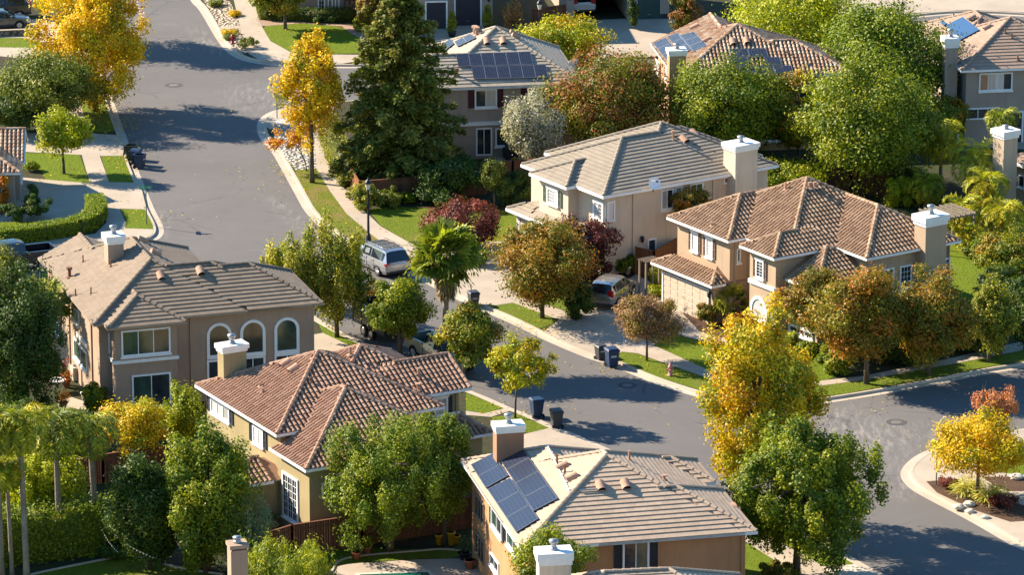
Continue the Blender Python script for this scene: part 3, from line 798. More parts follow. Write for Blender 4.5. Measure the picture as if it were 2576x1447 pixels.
def plot(kerb, close, skip=()):
    k = [P(u, v, .15).to_2d() for u, v in kerb]; k = [Vector(p) for p in chaikin([tuple(p) for p in k], 2)]
    c = [P(u, v, .15).to_2d() for u, v in close]
    ring = [tuple(p) for p in k+c]
    area = sum(ring[i][0]*ring[(i+1) % len(ring)][1]-ring[(i+1) % len(ring)][0]*ring[i][1] for i in range(len(ring)))
    m = MB(); m.poly([(x, y, .14) for x, y in (ring if area > 0 else ring[::-1])]); tag(m.build('garden_ground', EARTH), kind='structure')
    s = 1 if area > 0 else -1; n = len(k); nr = []
    for i in range(n):
        d = (k[min(i+1, n-1)]-k[max(i-1, 0)]).normalized(); nr.append(Vector((d.y, -d.x))*s)   # outward
    mk, mg = MB(), MB()
    for i in range(n-1):
        a, b, na, nb = k[i], k[i+1], nr[i], nr[i+1]
        q = lambda p, nn, d, z: (p.x+nn.x*d, p.y+nn.y*d, z)
        mk.quad(q(a, na, 0, .152), q(b, nb, 0, .152), q(b, nb, -.17, .156), q(a, na, -.17, .156))
        mk.quad(q(a, na, .03, .0), q(b, nb, .03, .0), q(b, nb, 0, .152), q(a, na, 0, .152))
        mg.quad(q(a, na, .52, .008), q(b, nb, .52, .008), q(b, nb, .02, .014), q(a, na, .02, .014))
    tag(mk.build('kerb', KERBM), kind='structure'); tag(mg.build('gutter_strip', KERBM), kind='structure')

KW = [(120, -60), (165, 20), (205, 110), (235, 175), (258, 223), (290, 315), (305, 353), (319, 400), (348, 472), (371, 527), (388, 558), (394, 578), (386, 592), (368, 600), (320, 604), (250, 609), (144, 618), (0, 632), (-60, 637)]
plot(KW, [(-300, 650), (-300, -60)])
KN = [(470, -60), (496, 0), (516, 15), (556, 85), (579, 118), (605, 138), (645, 151), (728, 159), (861, 163), (1000, 160), (1300, 152), (1650, 142), (1900, 105), (2150, 58), (2306, 34), (2431, 25), (2600, 34), (2700, 40)]
plot(KN, [(2900, 40), (2900, -700), (300, -700)])
KE = [(2700, 85), (2600, 92), (2300, 118), (2000, 190), (1700, 215), (1300, 230), (1100, 238), (900, 250), (790, 262), (725, 270), (690, 279), (668, 296), (663, 318), (672, 345), (698, 369), (728, 422), (760, 480), (791, 537), (853, 587), (908, 628), (1021, 668), (1120, 722), (1204, 764), (1291, 799), (1366, 837), (1430, 866), (1498, 894), (1554, 909), (1604, 932), (1666, 957), (1776, 992), (1860, 1010), (1940, 1016), (2026, 1009), (2131, 994), (2231, 977), (2356, 954), (2470, 930), (2576, 914), (2700, 888)]
plot(KE, [(2900, 850), (2900, 85)])
KS = [(-60, 760), (100, 745), (300, 728), (480, 712), (570, 706), (640, 722), (700, 752), (808, 814), (861, 844), (931, 874), (1020, 910), (1100, 948), (1174, 985), (1204, 996), (1272, 1027), (1333, 1050), (1383, 1075), (1420, 1087), (1511, 1127), (1700, 1210), (1900, 1298), (2098, 1385), (2156, 1420), (2201, 1443), (2300, 1490), (2400, 1540)]
plot(KS, [(2500, 1900), (-300, 1900), (-300, 780)])
KSE = [(2700, 1420), (2576, 1368), (2539, 1348), (2457, 1300), (2369, 1255), (2314, 1225), (2292, 1203), (2287, 1185), (2299, 1165), (2325, 1144), (2356, 1130), (2450, 1105), (2542, 1085), (2600, 1078), (2700, 1060)]
plot(KSE, [(2900, 1060), (2900, 1480)])

Z1, Z2, Z3, Z4 = .146, .151, .159, .165
def lawn(px, mat=LAWN, sm=1): return sheet('lawn', px, mat, Z2, sm)
def walk(px, sm=0, mat=CONC, name='pavement', z=Z3): return sheet(name, px, mat, z, sm)
# west plot
walk([(-60, 440), (60, 447), (225, 461), (273, 458), (345, 460), (358, 482), (369, 527), (300, 525), (225, 525), (160, 557), (105, 557), (-60, 560)], name='driveway')
walk([(262, 524), (300, 524), (316, 560), (315, 575), (386, 577), (384, 590), (368, 599), (320, 603), (250, 608), (144, 617), (0, 631), (-60, 636), (-60, 615), (60, 606), (150, 600), (240, 588), (268, 560)], z=Z4)
walk([(-60, 330), (60, 335), (215, 335), (300, 340), (315, 392), (250, 392), (62, 382), (-60, 375)], name='driveway')
walk([(205, 388), (250.5, 391), (275, 460), (226, 461)], z=Z4)
walk([(150, 205), (182, 215), (210, 285), (216, 336), (195, 336), (172, 270)], z=Z4)
walk([(-60, 40), (130, 50), (190, 95), (205, 108), (170, 120), (60, 95), (-60, 95)], name='driveway')
walk([(-60, 118), (90, 120), (140, 132), (170, 160), (150, 205), (90, 150), (-60, 135)])
lawn([(185, 180), (236, 180), (262, 228), (288, 312), (292, 330), (220, 333), (208, 285), (185, 215)], LAWN_MID)
lawn([(62, 384), (200, 388), (226, 460), (115, 455), (105, 430), (67, 420)], LAWN, 0)
lawn([(253, 391), (318, 391), (336, 452), (336, 459), (275, 460)], LAWN, 0)
lawn([(303, 526), (366, 525), (384, 557), (385, 576), (316, 575), (314, 552)], LAWN, 0)
lawn([(-60, 557), (105, 558), (160, 555), (157, 527), (218, 527), (225, 560), (200, 580), (130, 592), (-60, 600)], LAWN, 0)
lawn([(-60, 92), (105, 93), (103, 121), (-60, 119)], LAWN, 0)
# north plot
sheet('rock_bed', [(505, -10), (545, -12), (580, 5), (600, 52), (628, 105), (636, 127), (610, 136), (590, 122), (564, 86), (532, 30)], ROCKS_TAN, Z2)
walk([(552, 66), (608, 64), (611, 71), (556, 73)], z=Z3)
walk([(579, -40), (632, -40), (646, 30), (660, 68), (680, 103), (730, 130), (790, 136), (930, 138), (930, 148), (861, 160), (728, 157), (650, 149), (626, 135), (601, 55)])
lawn([(660, 66), (690, 60), (730, 57), (800, 60), (865, 68), (885, 84), (905, 95), (1000, 120), (1000, 133), (860, 134), (780, 136), (728, 130), (690, 113), (668, 90)], LAWN, 1)
walk([(646, 50), (700, 51), (830, 58), (905, 67), (940, 80), (1000, 112), (905, 96), (885, 85), (860, 66), (760, 58), (660, 65)], mat=PAVER, name='path')
walk([(1000, 130), (1060, 72), (1125, 72), (1130, 62), (1230, 62), (1310, 75), (1330, 150), (1000, 158)], name='driveway')
walk([(1420, 54), (1690, 40), (1705, 95), (1672, 141), (1400, 149), (1390, 100)], name='driveway')
lawn([(2316, 27), (2366, 14), (2390, 20), (2396, 26), (2330, 31)], LAWN, 0)
walk([(2060, 10), (2210, -20), (2700, -40), (2700, 36), (2431, 24), (2306, 32), (2200, 46), (2150, 56), (2080, 66)])
lawn([(2240, -6), (2330, -14), (2340, -2), (2262, 6)], LAWN, 0)
# east plot
sheet('rock_bed', [(682, 302), (700, 285), (745, 283), (785, 296), (793, 345), (800, 422), (744, 428), (718, 395), (690, 345)], ROCKS, Z2)
walk([(672, 296), (690, 281), (725, 272), (790, 264), (840, 262), (840, 285), (760, 300), (700, 322), (680, 325), (668, 318)], z=Z3)
walk([(690, 300), (722, 296), (730, 312), (698, 316)], mat=CONC_NEW, z=Z4)
lawn([(741, 428), (797, 424), (832, 482), (872, 537), (922, 582), (980, 620), (1056, 650), (1020, 664), (906, 622), (853, 585), (800, 537), (763, 482)], LAWN_DRY, 0)
walk([(780, 285), (800, 285), (818, 399), (871, 470), (911, 525), (958, 570), (1041, 617), (1070, 640), (1056, 655), (971, 618), (921, 580), (871, 537), (831, 482), (796, 424), (792, 362)])
lawn([(926, 527), (980, 518), (1100, 526), (1250, 526), (1345, 556), (1335, 590), (1262, 608), (1165, 612), (1090, 640), (1041, 617), (958, 568)], LAWN_MID, 0)
walk([(1056, 640), (1090, 640), (1165, 612), (1265, 607), (1335, 640), (1345, 690), (1310, 740), (1290, 742), (1224, 768), (1204, 763), (1120, 721), (1022, 667)], name='driveway')
walk([(1228, 750), (1290, 738), (1441, 790), (1413, 808), (1290, 762), (1240, 770)])
lawn([(1226, 770), (1262, 757), (1292, 762), (1405, 804), (1385, 818), (1352, 828), (1290, 797)], LAWN_MID, 0)
lawn([(1330, 720), (1440, 735), (1510, 770), (1450, 792), (1310, 742)], LAWN_MID, 0)
walk([(1405, 806), (1441, 790), (1500, 765), (1530, 735), (1600, 690), (1680, 735), (1720, 792), (1760, 835), (1838, 858), (1838, 866), (1800, 866), (1740, 852), (1690, 838), (1640, 872), (1556, 888), (1500, 893), (1430, 864), (1366, 836)], name='driveway')
walk([(1555, 885), (1600, 868), (1640, 868), (1732, 909), (1810, 945), (1900, 965), (1960, 968), (2011, 965), (2171, 947), (2380, 905), (2700, 830), (2700, 855), (2580, 881), (2380, 920), (2176, 957), (2013, 978), (1960, 985), (1880, 982), (1795, 957), (1681, 918), (1604, 890)], z=Z4)
lawn([(1640, 871), (1690, 838), (1740, 853), (1800, 866), (1845, 866), (1990, 872), (2060, 895), (2110, 942), (2080, 957), (2010, 964), (1900, 966), (1810, 945), (1732, 909)], LAWN, 0)
lawn([(1554, 905), (1558, 886), (1600, 889), (1681, 918), (1795, 957), (1880, 982), (1960, 985), (2013, 978), (2176, 957), (2380, 920), (2580, 881), (2700, 855), (2700, 885), (2576, 909), (2470, 926), (2356, 949), (2231, 972), (2131, 990), (2026, 1004), (1940, 1010), (1860, 1005), (1776, 987), (1666, 953), (1604, 928)], LAWN_MID, 0)
sheet('flower_bed', [(1716, 780), (1790, 795), (1900, 815), (1990, 862), (1845, 866), (1838, 858), (1760, 836), (1722, 805)], MULCH, Z1)
lawn([(2390, 600), (2480, 600), (2490, 700), (2540, 780), (2420, 800), (2390, 700)], LAWN, 0)
lawn([(2020, 420), (2240, 430), (2240, 490), (2050, 480)], LAWN_MID, 0)
walk([(2440, 280), (2700, 285), (2700, 380), (2430, 370)], name='patio')
walk([(1250, 385), (1345, 385), (1360, 412), (1240, 412)], name='patio')
# south plot
walk([(790, 842), (812, 838), (900, 880), (1000, 925), (1000, 1000), (700, 1000), (700, 880)], name='driveway')
lawn([(802, 815), (826, 822), (908, 868), (925, 880), (880, 872), (812, 838)], LAWN, 0)
lawn([(1172, 990), (1202, 1000), (1266, 1027), (1216, 1040), (1172, 1032)], LAWN, 0)
walk([(1172, 1034), (1216, 1041), (1270, 1028), (1285, 1034), (1235, 1050), (1172, 1045)])
lawn([(1236, 1050), (1300, 1042), (1335, 1055), (1380, 1077), (1330, 1090), (1250, 1080)], LAWN_MID, 0)
walk([(1290, 1100), (1340, 1088), (1384, 1077), (1420, 1088), (1511, 1128), (1560, 1150), (1560, 1230), (1290, 1230)], name='driveway')
walk([(1850, 1310), (1905, 1335), (1935, 1352), (2030, 1400), (2105, 1450), (2200, 1500), (2120, 1500), (2010, 1450), (1900, 1380), (1840, 1340)])
lawn([(1905, 1306), (2000, 1345), (2096, 1387), (2148, 1420), (2065, 1426), (2032, 1400), (1935, 1350)], LAWN, 0)
walk([(2066, 1427), (2149, 1421), (2201, 1446), (2280, 1485), (2160, 1490)], mat=CONC_NEW, name='driveway')
lawn([(1800, 1370), (1890, 1368), (2000, 1450), (2080, 1500), (1860, 1520)], LAWN, 0)
walk([(838, 1428), (880, 1420), (1046, 1409), (1165, 1406), (1235, 1440), (1235, 1620), (838, 1620)], name='patio')
tag(sheet('swimming_pool', [(905, 1447), (1076, 1441), (1098, 1470), (1098, 1560), (905, 1560)], m_plain('pool_water', (.01, .12, .085), .05, .6), Z4))
sheet('pool_coping', [(893, 1443), (1080, 1436), (1108, 1470), (1108, 1570), (893, 1570)], CONC_NEW, .1605)
lawn([(720, 1400), (880, 1380), (1180, 1385), (1162, 1404), (1046, 1407), (880, 1418), (835, 1440), (700, 1450)], LAWN_MID, 1)
lawn([(-60, 1480), (85, 1446), (258, 1412), (338, 1398), (413, 1426), (476, 1438), (560, 1450), (560, 1560), (-60, 1560)], LAWN_MID, 0)
def edging(px, mat=KERBM, w=.12, h=.08):
    p = chaikin([tuple(P(u, v, .15)[:2]) for u, v in px], 2); m = MB()
    for a, b in zip(p, p[1:]):
        a, b = Vector(a), Vector(b); d = (b-a).normalized(); n = Vector((-d.y, d.x))*w/2
        m.prism([tuple(a-n), tuple(b-n), tuple(b+n), tuple(a+n)], .14, .14+h)
    return tag(m.build('lawn_edging', mat), kind='structure')
edging([(60, 1452), (130, 1436), (258, 1410), (338, 1395), (413, 1423), (476, 1435), (560, 1447)])
edging([(835, 1440), (850, 1412), (900, 1400), (1050, 1388), (1120, 1382), (1180, 1392)])
walk([(146, 1010), (180, 1000), (210, 1010), (230, 1060), (170, 1090), (140, 1060)], name='patio')
# south-east plot
walk([(2292, 1203), (2289, 1185), (2300, 1166), (2326, 1146), (2356, 1132), (2450, 1107), (2542, 1087), (2700, 1062), (2700, 1415), (2576, 1364), (2539, 1344), (2457, 1297), (2369, 1251), (2315, 1222)], z=Z1)
sheet('flower_bed', [(2330, 1212), (2404, 1206), (2440, 1225), (2480, 1240), (2520, 1255), (2600, 1280), (2600, 1310), (2542, 1314), (2444, 1282), (2357, 1240)], MULCH, Z2)
sheet('flower_bed', [(2469, 1200), (2600, 1200), (2600, 1236), (2537, 1237), (2500, 1222)], MULCH, Z2)
lawn([(2480, 1140), (2600, 1110), (2600, 1198), (2520, 1190)], LAWN, 0)
# ------------------------------------------------------------------ the houses
T_SAND = m_tile('sand_flat_tile', (.43, .315, .225), (.47, .345, .245), (.505, .375, .27))
T_BUFF = m_tile('buff_flat_tile', (.225, .17, .122), (.25, .19, .137), (.275, .21, .153))
T_GREY = m_tile('grey_flat_tile', (.27, .225, .17), (.295, .245, .187), (.32, .265, .205))
T_PALE = m_tile('pale_grey_flat_tile', (.36, .305, .235), (.39, .33, .255), (.42, .355, .28))
T_RED = m_tile('red_barrel_tile', (.30, .165, .105), (.38, .22, .145), (.46, .29, .20))
T_TAN = m_tile('tan_barrel_tile', (.27, .165, .10), (.37, .235, .145), (.46, .31, .20))
T_MIX = m_tile('mixed_barrel_tile', (.33, .165, .10), (.42, .27, .17), (.56, .45, .34))
T_ROSE = m_tile('rosy_flat_tile', (.32, .225, .165), (.35, .245, .18), (.38, .27, .2))
S_TERRA = m_stucco('terracotta_stucco', (.46, .235, .115)); S_TAUPE = m_stucco('taupe_stucco', (.385, .275, .2))
S_KHAKI = m_stucco('khaki_stucco', (.36, .285, .15)); S_TAN = m_stucco('tan_stucco', (.45, .325, .22))
S_CREAM = m_stucco('cream_stucco', (.62, .505, .38)); S_GREY = m_stucco('grey_stucco', (.36, .29, .235))
S_ORANGE = m_stucco('orange_stucco', (.46, .29, .155)); S_BROWN = m_stucco('brown_chimney_stucco', (.36, .19, .115))
MAROON = m_plain('maroon_paint', (.07, .012, .02), .6, .3); SAGE = m_plain('sage_paint', (.105, .125, .085), .6, .3); SHBROWN = m_plain('brown_shutter_paint', (.17, .12, .10), .6, .3)
BRICKRED = m_plain('brick_red_paint', (.27, .085, .05), .6, .3); GARAGE = m_plain('beige_garage_door', (.52, .42, .32), .7, .3); GAR_DK = m_plain('dark_garage_door', (.035, .035, .045), .7, .3)
GAR_GR = m_plain('green_garage_door', (.03, .07, .065), .7, .3); TANTRIM = m_plain('tan_gutter', (.34, .26, .19), .6, .3)

# --- terracotta house at the bottom right
h = House('house', 'terracotta two-storey house with sand roof and a large solar array', P(1313.7, 1381.1, 5.6), 12.7, T_SAND, 'flat', S_TERRA); H3 = h
h.add(0, 11.4, 0, 12, 5.6, .46); h.add(0, 7.3, 4, 14.09, 5.6, .46, 'y'); h.add(4, 12.05, 0, 6.6, 5.6, .46, 'x'); h.add(5, 12.0, 7.9, 11.6, 5.6, .46, 'x')
h.roofing()
h.walls([(.4, 11.0, .4, 11.6, 0, 5.5), (.4, 6.9, 5, 13.7, 0, 5.5), (5, 11.65, .4, 6.2, 0, 5.5), (5, 11.6, 8.3, 11.2, 0, 5.5)])
h.wpx('S', .4, (1566, 1365), (1632.5, 1432), glasses=[GL_D, GL_G], shutter=CHARC)
h.wpx('W', .4, (1238, 1273), (1264, 1360), glasses=[GL_D, GL_G], shutter=CHARC)
h.wpx('W', .4, (1277, 1322), (1306, 1412), glasses=[GL_D, GL_G], shutter=CHARC)
h.wpx('W', .4, (1234, 1386), (1256, 1452)); h.wpx('W', .4, (1196, 1236), (1219, 1325), panes=3, frame=BROWN_TRIM, sill=False)
h.wpx('W', .4, (1196, 1331), (1219, 1425), panes=3, frame=BROWN_TRIM, sill=False)
h.window('S', .4, 2.0, 3.6, .9, 2.3); h.window('S', .4, 7.5, 9.2, .9, 2.3)
h.window('E', 11.65, 1.5, 3.0, 3.4, 4.8); h.window('E', 11.65, 3.6, 5.0, .9, 2.3)
h.door('N', 11.2, 6.2, 11, 0.15, 2.4, GARAGE, 'garage_door', panels=(4, 4))
h.solar(0, 'W', [(1186, 1175), (1244, 1145), (1281.6, 1202.4), (1224, 1235)], 1, 2, line=SOLAR_DK, grid=(6, 8))
h.solar(0, 'W', [(1227.7, 1237.5), (1286.6, 1207.4), (1358, 1311), (1300.6, 1346.5)], 1, 3, line=SOLAR_DK, grid=(6, 8))
h.solar(0, 'W', [(1254, 1155), (1310.6, 1124.8), (1407, 1260), (1344.5, 1292.6)], 1, 4, line=SOLAR_DK, grid=(6, 8))
h.vent(0, 'S', [(1514, 1238), (1577, 1234)]); h.vent(0, 'W', [(1404, 1184), (1427, 1212)]); h.pipe(0, 'W', [(1421, 1192), (1401, 1167)])
h.pipe(0, 'E', [(1583, 1160)], .55, .07, CLAY); h.pipe(0, 'E', [(1671, 1210)], .3, .08, CLAY, True)
m = MB(); f_ = h.face(0, 'W'); a_, n_ = h.at_plane(1379, 1126, f_); b_, _ = h.at_plane(1433, 1237, f_); m.tube([a_+n_*.1, b_+n_*.1], .035, 6)
for k_ in range(7):
    q_ = a_.lerp(b_, k_/6); m.box(q_.x-.05, q_.x+.05, q_.y-.05, q_.y+.05, q_.z, q_.z+.14)
m.build('roof_conduit', WHITE, h.roof)
m = MB(); a_, n_ = h.at_plane(1458, 1239, h.face(0, 'S')); b_, _ = h.at_plane(1508, 1235, h.face(0, 'S')); m.tube([a_+n_*.12, b_+n_*.12], .04, 6); m.build('roof_conduit', GALV, h.roof)
c_ = h.at_z(1279, 1065, 8.3); h.chimney(c_.x, c_.y, 1.45, .9, 3, 8.3, S_BROWN, cap=.09, caph=.4)
c_ = h.at_z(1815, 1272, 5.75); m = MB(); N_ = 10                                # barrel-vaulted porch hood of clay
m.add([(c_.x-.8+1.6*0, c_.y+math.cos(k*math.pi/N_)*.8, 5.0+math.sin(k*math.pi/N_)*.8) for k in range(N_+1)]+[(c_.x+.75, c_.y+math.cos(k*math.pi/N_)*.8, 5.0+math.sin(k*math.pi/N_)*.8) for k in range(N_+1)],
      [(k, k+1, N_+2+k, N_+1+k) for k in range(N_)]+[tuple(range(N_+1)), tuple(range(2*N_+1, N_, -1))]); m.build('porch_hood', CLAY, h.root)
h.spout('S', .4, 11.45, .2, 5.4); h.finish()

# --- taupe house on the left
h = House('house', 'taupe stucco house with three white arched windows', P(273, 826.7, 5.6), 18, T_BUFF, 'flat', S_TAUPE, TANTRIM); H1 = h
h.add(-.6, 8.4, 1.0, 14.85, 5.6, .5, 'y'); h.add(3, 13.05, 1.15, 8.15, 5.6, .5, 'x'); h.add(0, 11.2, 1.15, 8.85, 5.6, .5, 'x')
h.add(0, 4.52, 0, 6, 5.6, .5, 'y'); h.add(-.6, 4.5, 9, 15.5, 5.6, .5, 'y', 'hg')
h.roofing(.12, .07)
h.walls([(-.2, 8.0, 1.6, 14.4, 0, 5.5), (3, 12.65, 1.55, 7.75, 0, 5.5), (.4, 4.12, .4, 5, 0, 5.5), (-.2, 4.1, 10, 15.05, 0, 5.5)])
h.wpx('S', .4, (304, 833), (429, 887), glasses=[GL_G, GL_G, GL_D], panes=3)
h.wpx('S', .4, (331, 945), (431, 1020), glasses=[GL_G, GL_D], sill=False)
for a_, b_ in (((519, 815), (583, 892)), ((603, 807), (668, 886)), ((689, 801), (753, 880))): h.wpx('S', 1.55, a_, b_, arch=True, trim=.17, glass=GL_G if a_[0] == 689 else GL_D)
for u_ in (520, 604, 690): h.wpx('S', 1.55, (u_, 907-(u_-520)*.085), (u_+64, 960-(u_-520)*.085), panes=2, trim=.12, glass=GL_D)
z_ = h.at_y(400, 903, .4).z; h.band('S', .4, .3, 4.2, z_-.1, z_+.1); h.band('W', .4, .4, 1.8, z_-.1, z_+.1)
h.wpx('W', .4, (266, 826), (277, 890), glass=GL_G, sill=False)
h.wpx('W', -.2, (181, 762), (201, 822), glasses=[GL_G, GL_D]); h.wpx('W', -.2, (187, 848), (221, 938), glasses=[GL_D, GL_G])
h.wpx('W', -.2, (150, 702), (161, 728), sill=False); z_ = h.at_x(190, 830, -.2).z; h.band('W', -.2, 4.5, 7.4, z_-.2, z_+.05, .12)
h.wpx('W', -.2, (137, 800), (152, 850), glasses=[GL_D, GL_G])
for a_ in (9.2, 3.4): h.spout('W', -.2, a_, .2, 5.45)
h.spout('W', .4, 2.1, .2, 5.45); h.spout('S', 1.55, 5.2, .2, 5.45); h.lamp('S', .4, 3.9, 1.9)
p_, n_ = h.at_plane(287, 650, h.face(0, 'W')); h.chimney(p_.x, p_.y, .95, 1.05, p_.z-.6, p_.z+1.5, cap=.12, caph=.5)
h.vent(1, 'S', [(407, 707), (507, 694)]); h.pipe(0, 'W', [(209, 660), (279, 672), (229, 741), (190, 745)], .45, .04); h.pipe(0, 'W', [(175, 698)], .6, .1, RUST, True)
h.vent(0, 'E', [(368, 612), (401, 645)]); h.door('N', 14.4, 4.6, 7.8, .15, 2.4, GARAGE, 'garage_door', panels=(4, 4)); h.window('E', 8, 10, 12, 3.4, 4.8); h.window('N', 14.4, 5.2, 7, 3.4, 4.8)
h.finish()

# --- khaki house with the red barrel roof
h = House('house', 'khaki house with red barrel tile roof and charcoal shutters', P(690.4, 1082.5, 5.6), 29, T_RED, 'barrel', S_KHAKI); H2 = h
h.add(0, 10.1, -.3, 9.7, 5.45, .5); h.add(-.17, 9.5, -4.1, 6, 4.6, .5, 'y', cut=(.45, .12)); h.add(6, 12.75, 1.54, 6.6, 5.6, .5, 'x', 'hg'); h.add(4.1, 12.1, 1.65, 9.65, 5.6, .5, 'x')
g_ = h.at_z(1239, 1088, 2.9); g0_ = h.at_z(1171, 1100, 2.9)
h.add(9.5, g_.x, g0_.y, g0_.y+5.4, 2.9, .45, 'x'); l_ = h.at_z(700, 1207, 2.9)
h.add(l_.x-2.6, l_.x+1.5, l_.y, l_.y+3.6, 2.9, .45, 'x')
h.roofing()
h.walls([(.4, 9.7, .1, 9.3, 0, 5.35), (.2, 9.1, -3.7, .09, 0, 4.5), (.45, 9.1, 0, 5, 0, 4.5), (6, 12.3, 1.95, 6.2, 0, 5.5), (4.5, 11.7, 2.05, 9.2, 0, 5.5), (9.5, g_.x-.4, g0_.y+.4, g0_.y+5, 0, 2.8), (l_.x-2.2, 3, l_.y+.4, l_.y+3.2, 0, 2.8)])
h.wpx('W', .4, (531, 1000), (579, 1066), panes=3, glasses=[GL_C, GL_B, GL_B], shutter=CHARC); h.wpx('W', .4, (637, 1068), (664, 1128), panes=2, grid=(4, 5), glass=GL_B, shutter=CHARC)
h.wpx('W', .2, (711, 1184), (752, 1322), panes=3, grid=(6, 6), trim=.13); h.wpx('S', -3.7, (808, 1216), (846, 1250), grid=(4, 3), sill=False)
h.wpx('S', 1.95, (1092, 1003), (1126, 1066), panes=1, grid=(2, 4), glass=GL_C, shutter=CHARC, head=True); h.wpx('S', -3.7, (930, 1195), (985, 1260), grid=(4, 3))
z_ = h.at_y(1160, 1036, 1.95).z; h.band('S', 1.95, 10.4, 12.3, z_-.07, z_+.07)
h.door('N', g0_.y+5, 10.2, min(g_.x-.8, 15), .15, 2.3, GARAGE, 'garage_door', panels=(4, 4)); h.window('E', 12.3, 3, 5, 3.4, 4.8); h.window('N', 9.3, 1.5, 3.4, 3.4, 4.8)
c_ = h.at_z(583, 864, 7.9); h.chimney(c_.x, c_.y, 1.4, .75, 0, 7.9, cap=.13, caph=.42); h.spout('S', 1.95, 12.1, .2, 5.4)
h.vent(0, 'W', [(708, 926), (728, 940)]); h.pipe(0, 'W', [(660, 990), (654, 975)], .3, .06, CLAY); h.pipe(3, 'S', [(881, 894), (1053, 948)], .5, .09, CLAY); h.pipe(0, 'S', [(781, 963)], .3, .06, RUST)
h.pipe(2, 'S', [(1052, 983)], .4, .09, CLAY, True); h.finish()

# --- tan house with barrel roof at the right
h = House('house', 'tan house with brown barrel tile roof and tall outside chimney', P(1832.9, 605, 5.6), 33.6, T_TAN, 'barrel', S_TAN); H4 = h
h.add(0, 12, 0, 6.34, 5.6, .535, 'x'); h.add(1.25, 11.75, -4.5, 6.0, 5.6, .535); h.add(0, 6, -4.67, -1.28, 5.6, .535, 'x'); h.add(4.63, 11.76, -7.76, 4, 5.6, .535, 'y')
h.add(-1.0, 5.3, .3, 6.6, 2.8, .535, 'y'); h.add(.92, 6.75, -7.73, -1.9, 4.2, .535, 'y')
h.roofing()
h.walls([(.4, 8, .4, 5.9, 0, 5.5), (1.7, 11.3, -4.1, 5.6, 0, 5.5), (.4, 4.4, -4.3, -1.65, 0, 5.5), (5.03, 11.35, -7.4, 0, 0, 5.5), (-.6, 3, .7, 6.2, 0, 2.7), (1.32, 5.6, -7.33, -3.5, 0, 4.1)])
for a_, b_ in (((1740, 581), (1757, 636)), ((1777, 596), (1794, 651))): h.wpx('W', .4, a_, b_, panes=1, grid=(3, 6), glass=GL_B, shutter=SHBROWN, head=True)
h.wpx('W', .4, (1903, 651), (1922, 704), panes=1, grid=(2, 5), shutter=SHBROWN, head=True); h.wpx('W', 1.7, (1861, 625), (1874, 668), panes=2)
h.wpx('W', .4, (1889, 737), (1931, 812), arch=True, glass=GL_B, trim=.2, name='arched_panel'); z_ = h.at_x(1905, 712, .4).z; h.band('W', .4, -4.3, -1.65, z_-.12, z_+.12, .12); h.band('S', -4.3, .4, 4.4, z_-.12, z_+.12, .12)
h.wpx('S', -7.4, (2197, 682), (2247, 735), panes=2, grid=(6, 4), head=False); h.wpx('S', -7.4, (2263, 670), (2292, 722), panes=1, grid=(3, 4)); h.wpx('S', -7.4, (2363, 652), (2388, 697), panes=1, grid=(3, 4))
h.wpx('W', 1.32, (1986, 812), (2046, 858), panes=3, glass=GL_D, trim=.14); h.window('S', -7.33, 2.2, 4.2, .9, 2.6, grid=(4, 4)); h.window('S', -7.4, 5.6, 7.4, .7, 2.2, grid=(4, 4)); h.window('S', -7.4, 10.2, 11.1, .7, 2.2)
h.door('W', -.6, 1.2, 5.9, .15, 2.2, GARAGE, 'garage_door', panels=(6, 5), trim=.1); h.wpx('S', .4, (1852, 625), (1862, 660), panes=1)
a_ = h.at_y(2331, 600, -7.4).x; z_ = h.at_y(2331.5, 540, -7.75).z; h.chimney(a_, -7.75, 1.6, 1.1, 0, z_, cap=.14, caph=.62, flue=.55)
h.pipe(1, 'W', [(1976, 478)], .5, .07, CLAY); h.pipe(1, 'S', [(2037, 474), (2050, 473)], .4, .12, CLAY); h.pipe(0, 'W', [(1790, 570)], .3, .06, CLAY)
h.lamp('W', -.6, .95, 2.0); h.spout('S', .4, .75, .2, 5.4); h.spout('S', -7.4, 11.2, .2, 5.4); h.window('E', 11.35, -5, -3, 3.4, 4.8); h.window('N', 5.9, 3, 5, 3.4, 4.8); h.finish()

# --- cream house behind it
h = House('house', 'cream house with sage shutters and a tall cream chimney', P(1518.6, 492.3, 5.6), 33.6, T_GREY, 'flat', S_CREAM); H5 = h
h.add(0, 12, 0, 9.2, 5.6, .45, 'x'); h.add(2.9, 13.6, .05, 10.8, 5.6, .45); h.add(-.74, 5, 3.06, 7.14, 5.6, .45, 'x'); h.add(6, 14.0, 2.2, 9.8, 5.6, .45, 'x')
h.add(-1.1, 4, 3.4, 9.3, 2.8, .45, 'y'); h.add(-.8, 2, .5, 3.3, 2.9, .45, 'y')
h.roofing(.2, .1)
h.walls([(.4, 11.6, .4, 8.8, 0, 5.5), (3.3, 13.2, .45, 10.4, 0, 5.5), (-.35, 4, 3.45, 6.75, 0, 5.5), (-.7, 3, 3.8, 8.9, 0, 2.7), (6, 13.6, 2.6, 9.4, 0, 5.5)])
h.wpx('W', -.35, (1377, 470), (1405, 520), grid=(4, 4), glasses=[GL_B, GL_C], shutter=SAGE, head=True); h.wpx('W', .4, (1493, 500), (1519, 560), grid=(4, 4), glasses=[GL_D, GL_C], sill=False, trim=.17)
h.wpx('S', .4, (1526, 508), (1546, 556), panes=1, glass=GL_B, sill=False); h.wpx('S', .4, (1662, 478), (1693, 524), glasses=[GL_C, GL_D]); h.wpx('S', .4, (1697, 470), (1715, 500), panes=1, glass=GL_C, sill=False)
h.wpx('S', .4, (1734, 463), (1768, 500), glasses=[GL_D, GL_G]); h.wpx('S', .4, (1820, 446), (1832, 461), panes=1, sill=False); h.wpx('S', .4, (1628, 602), (1650, 632), panes=1, glass=GL_D)
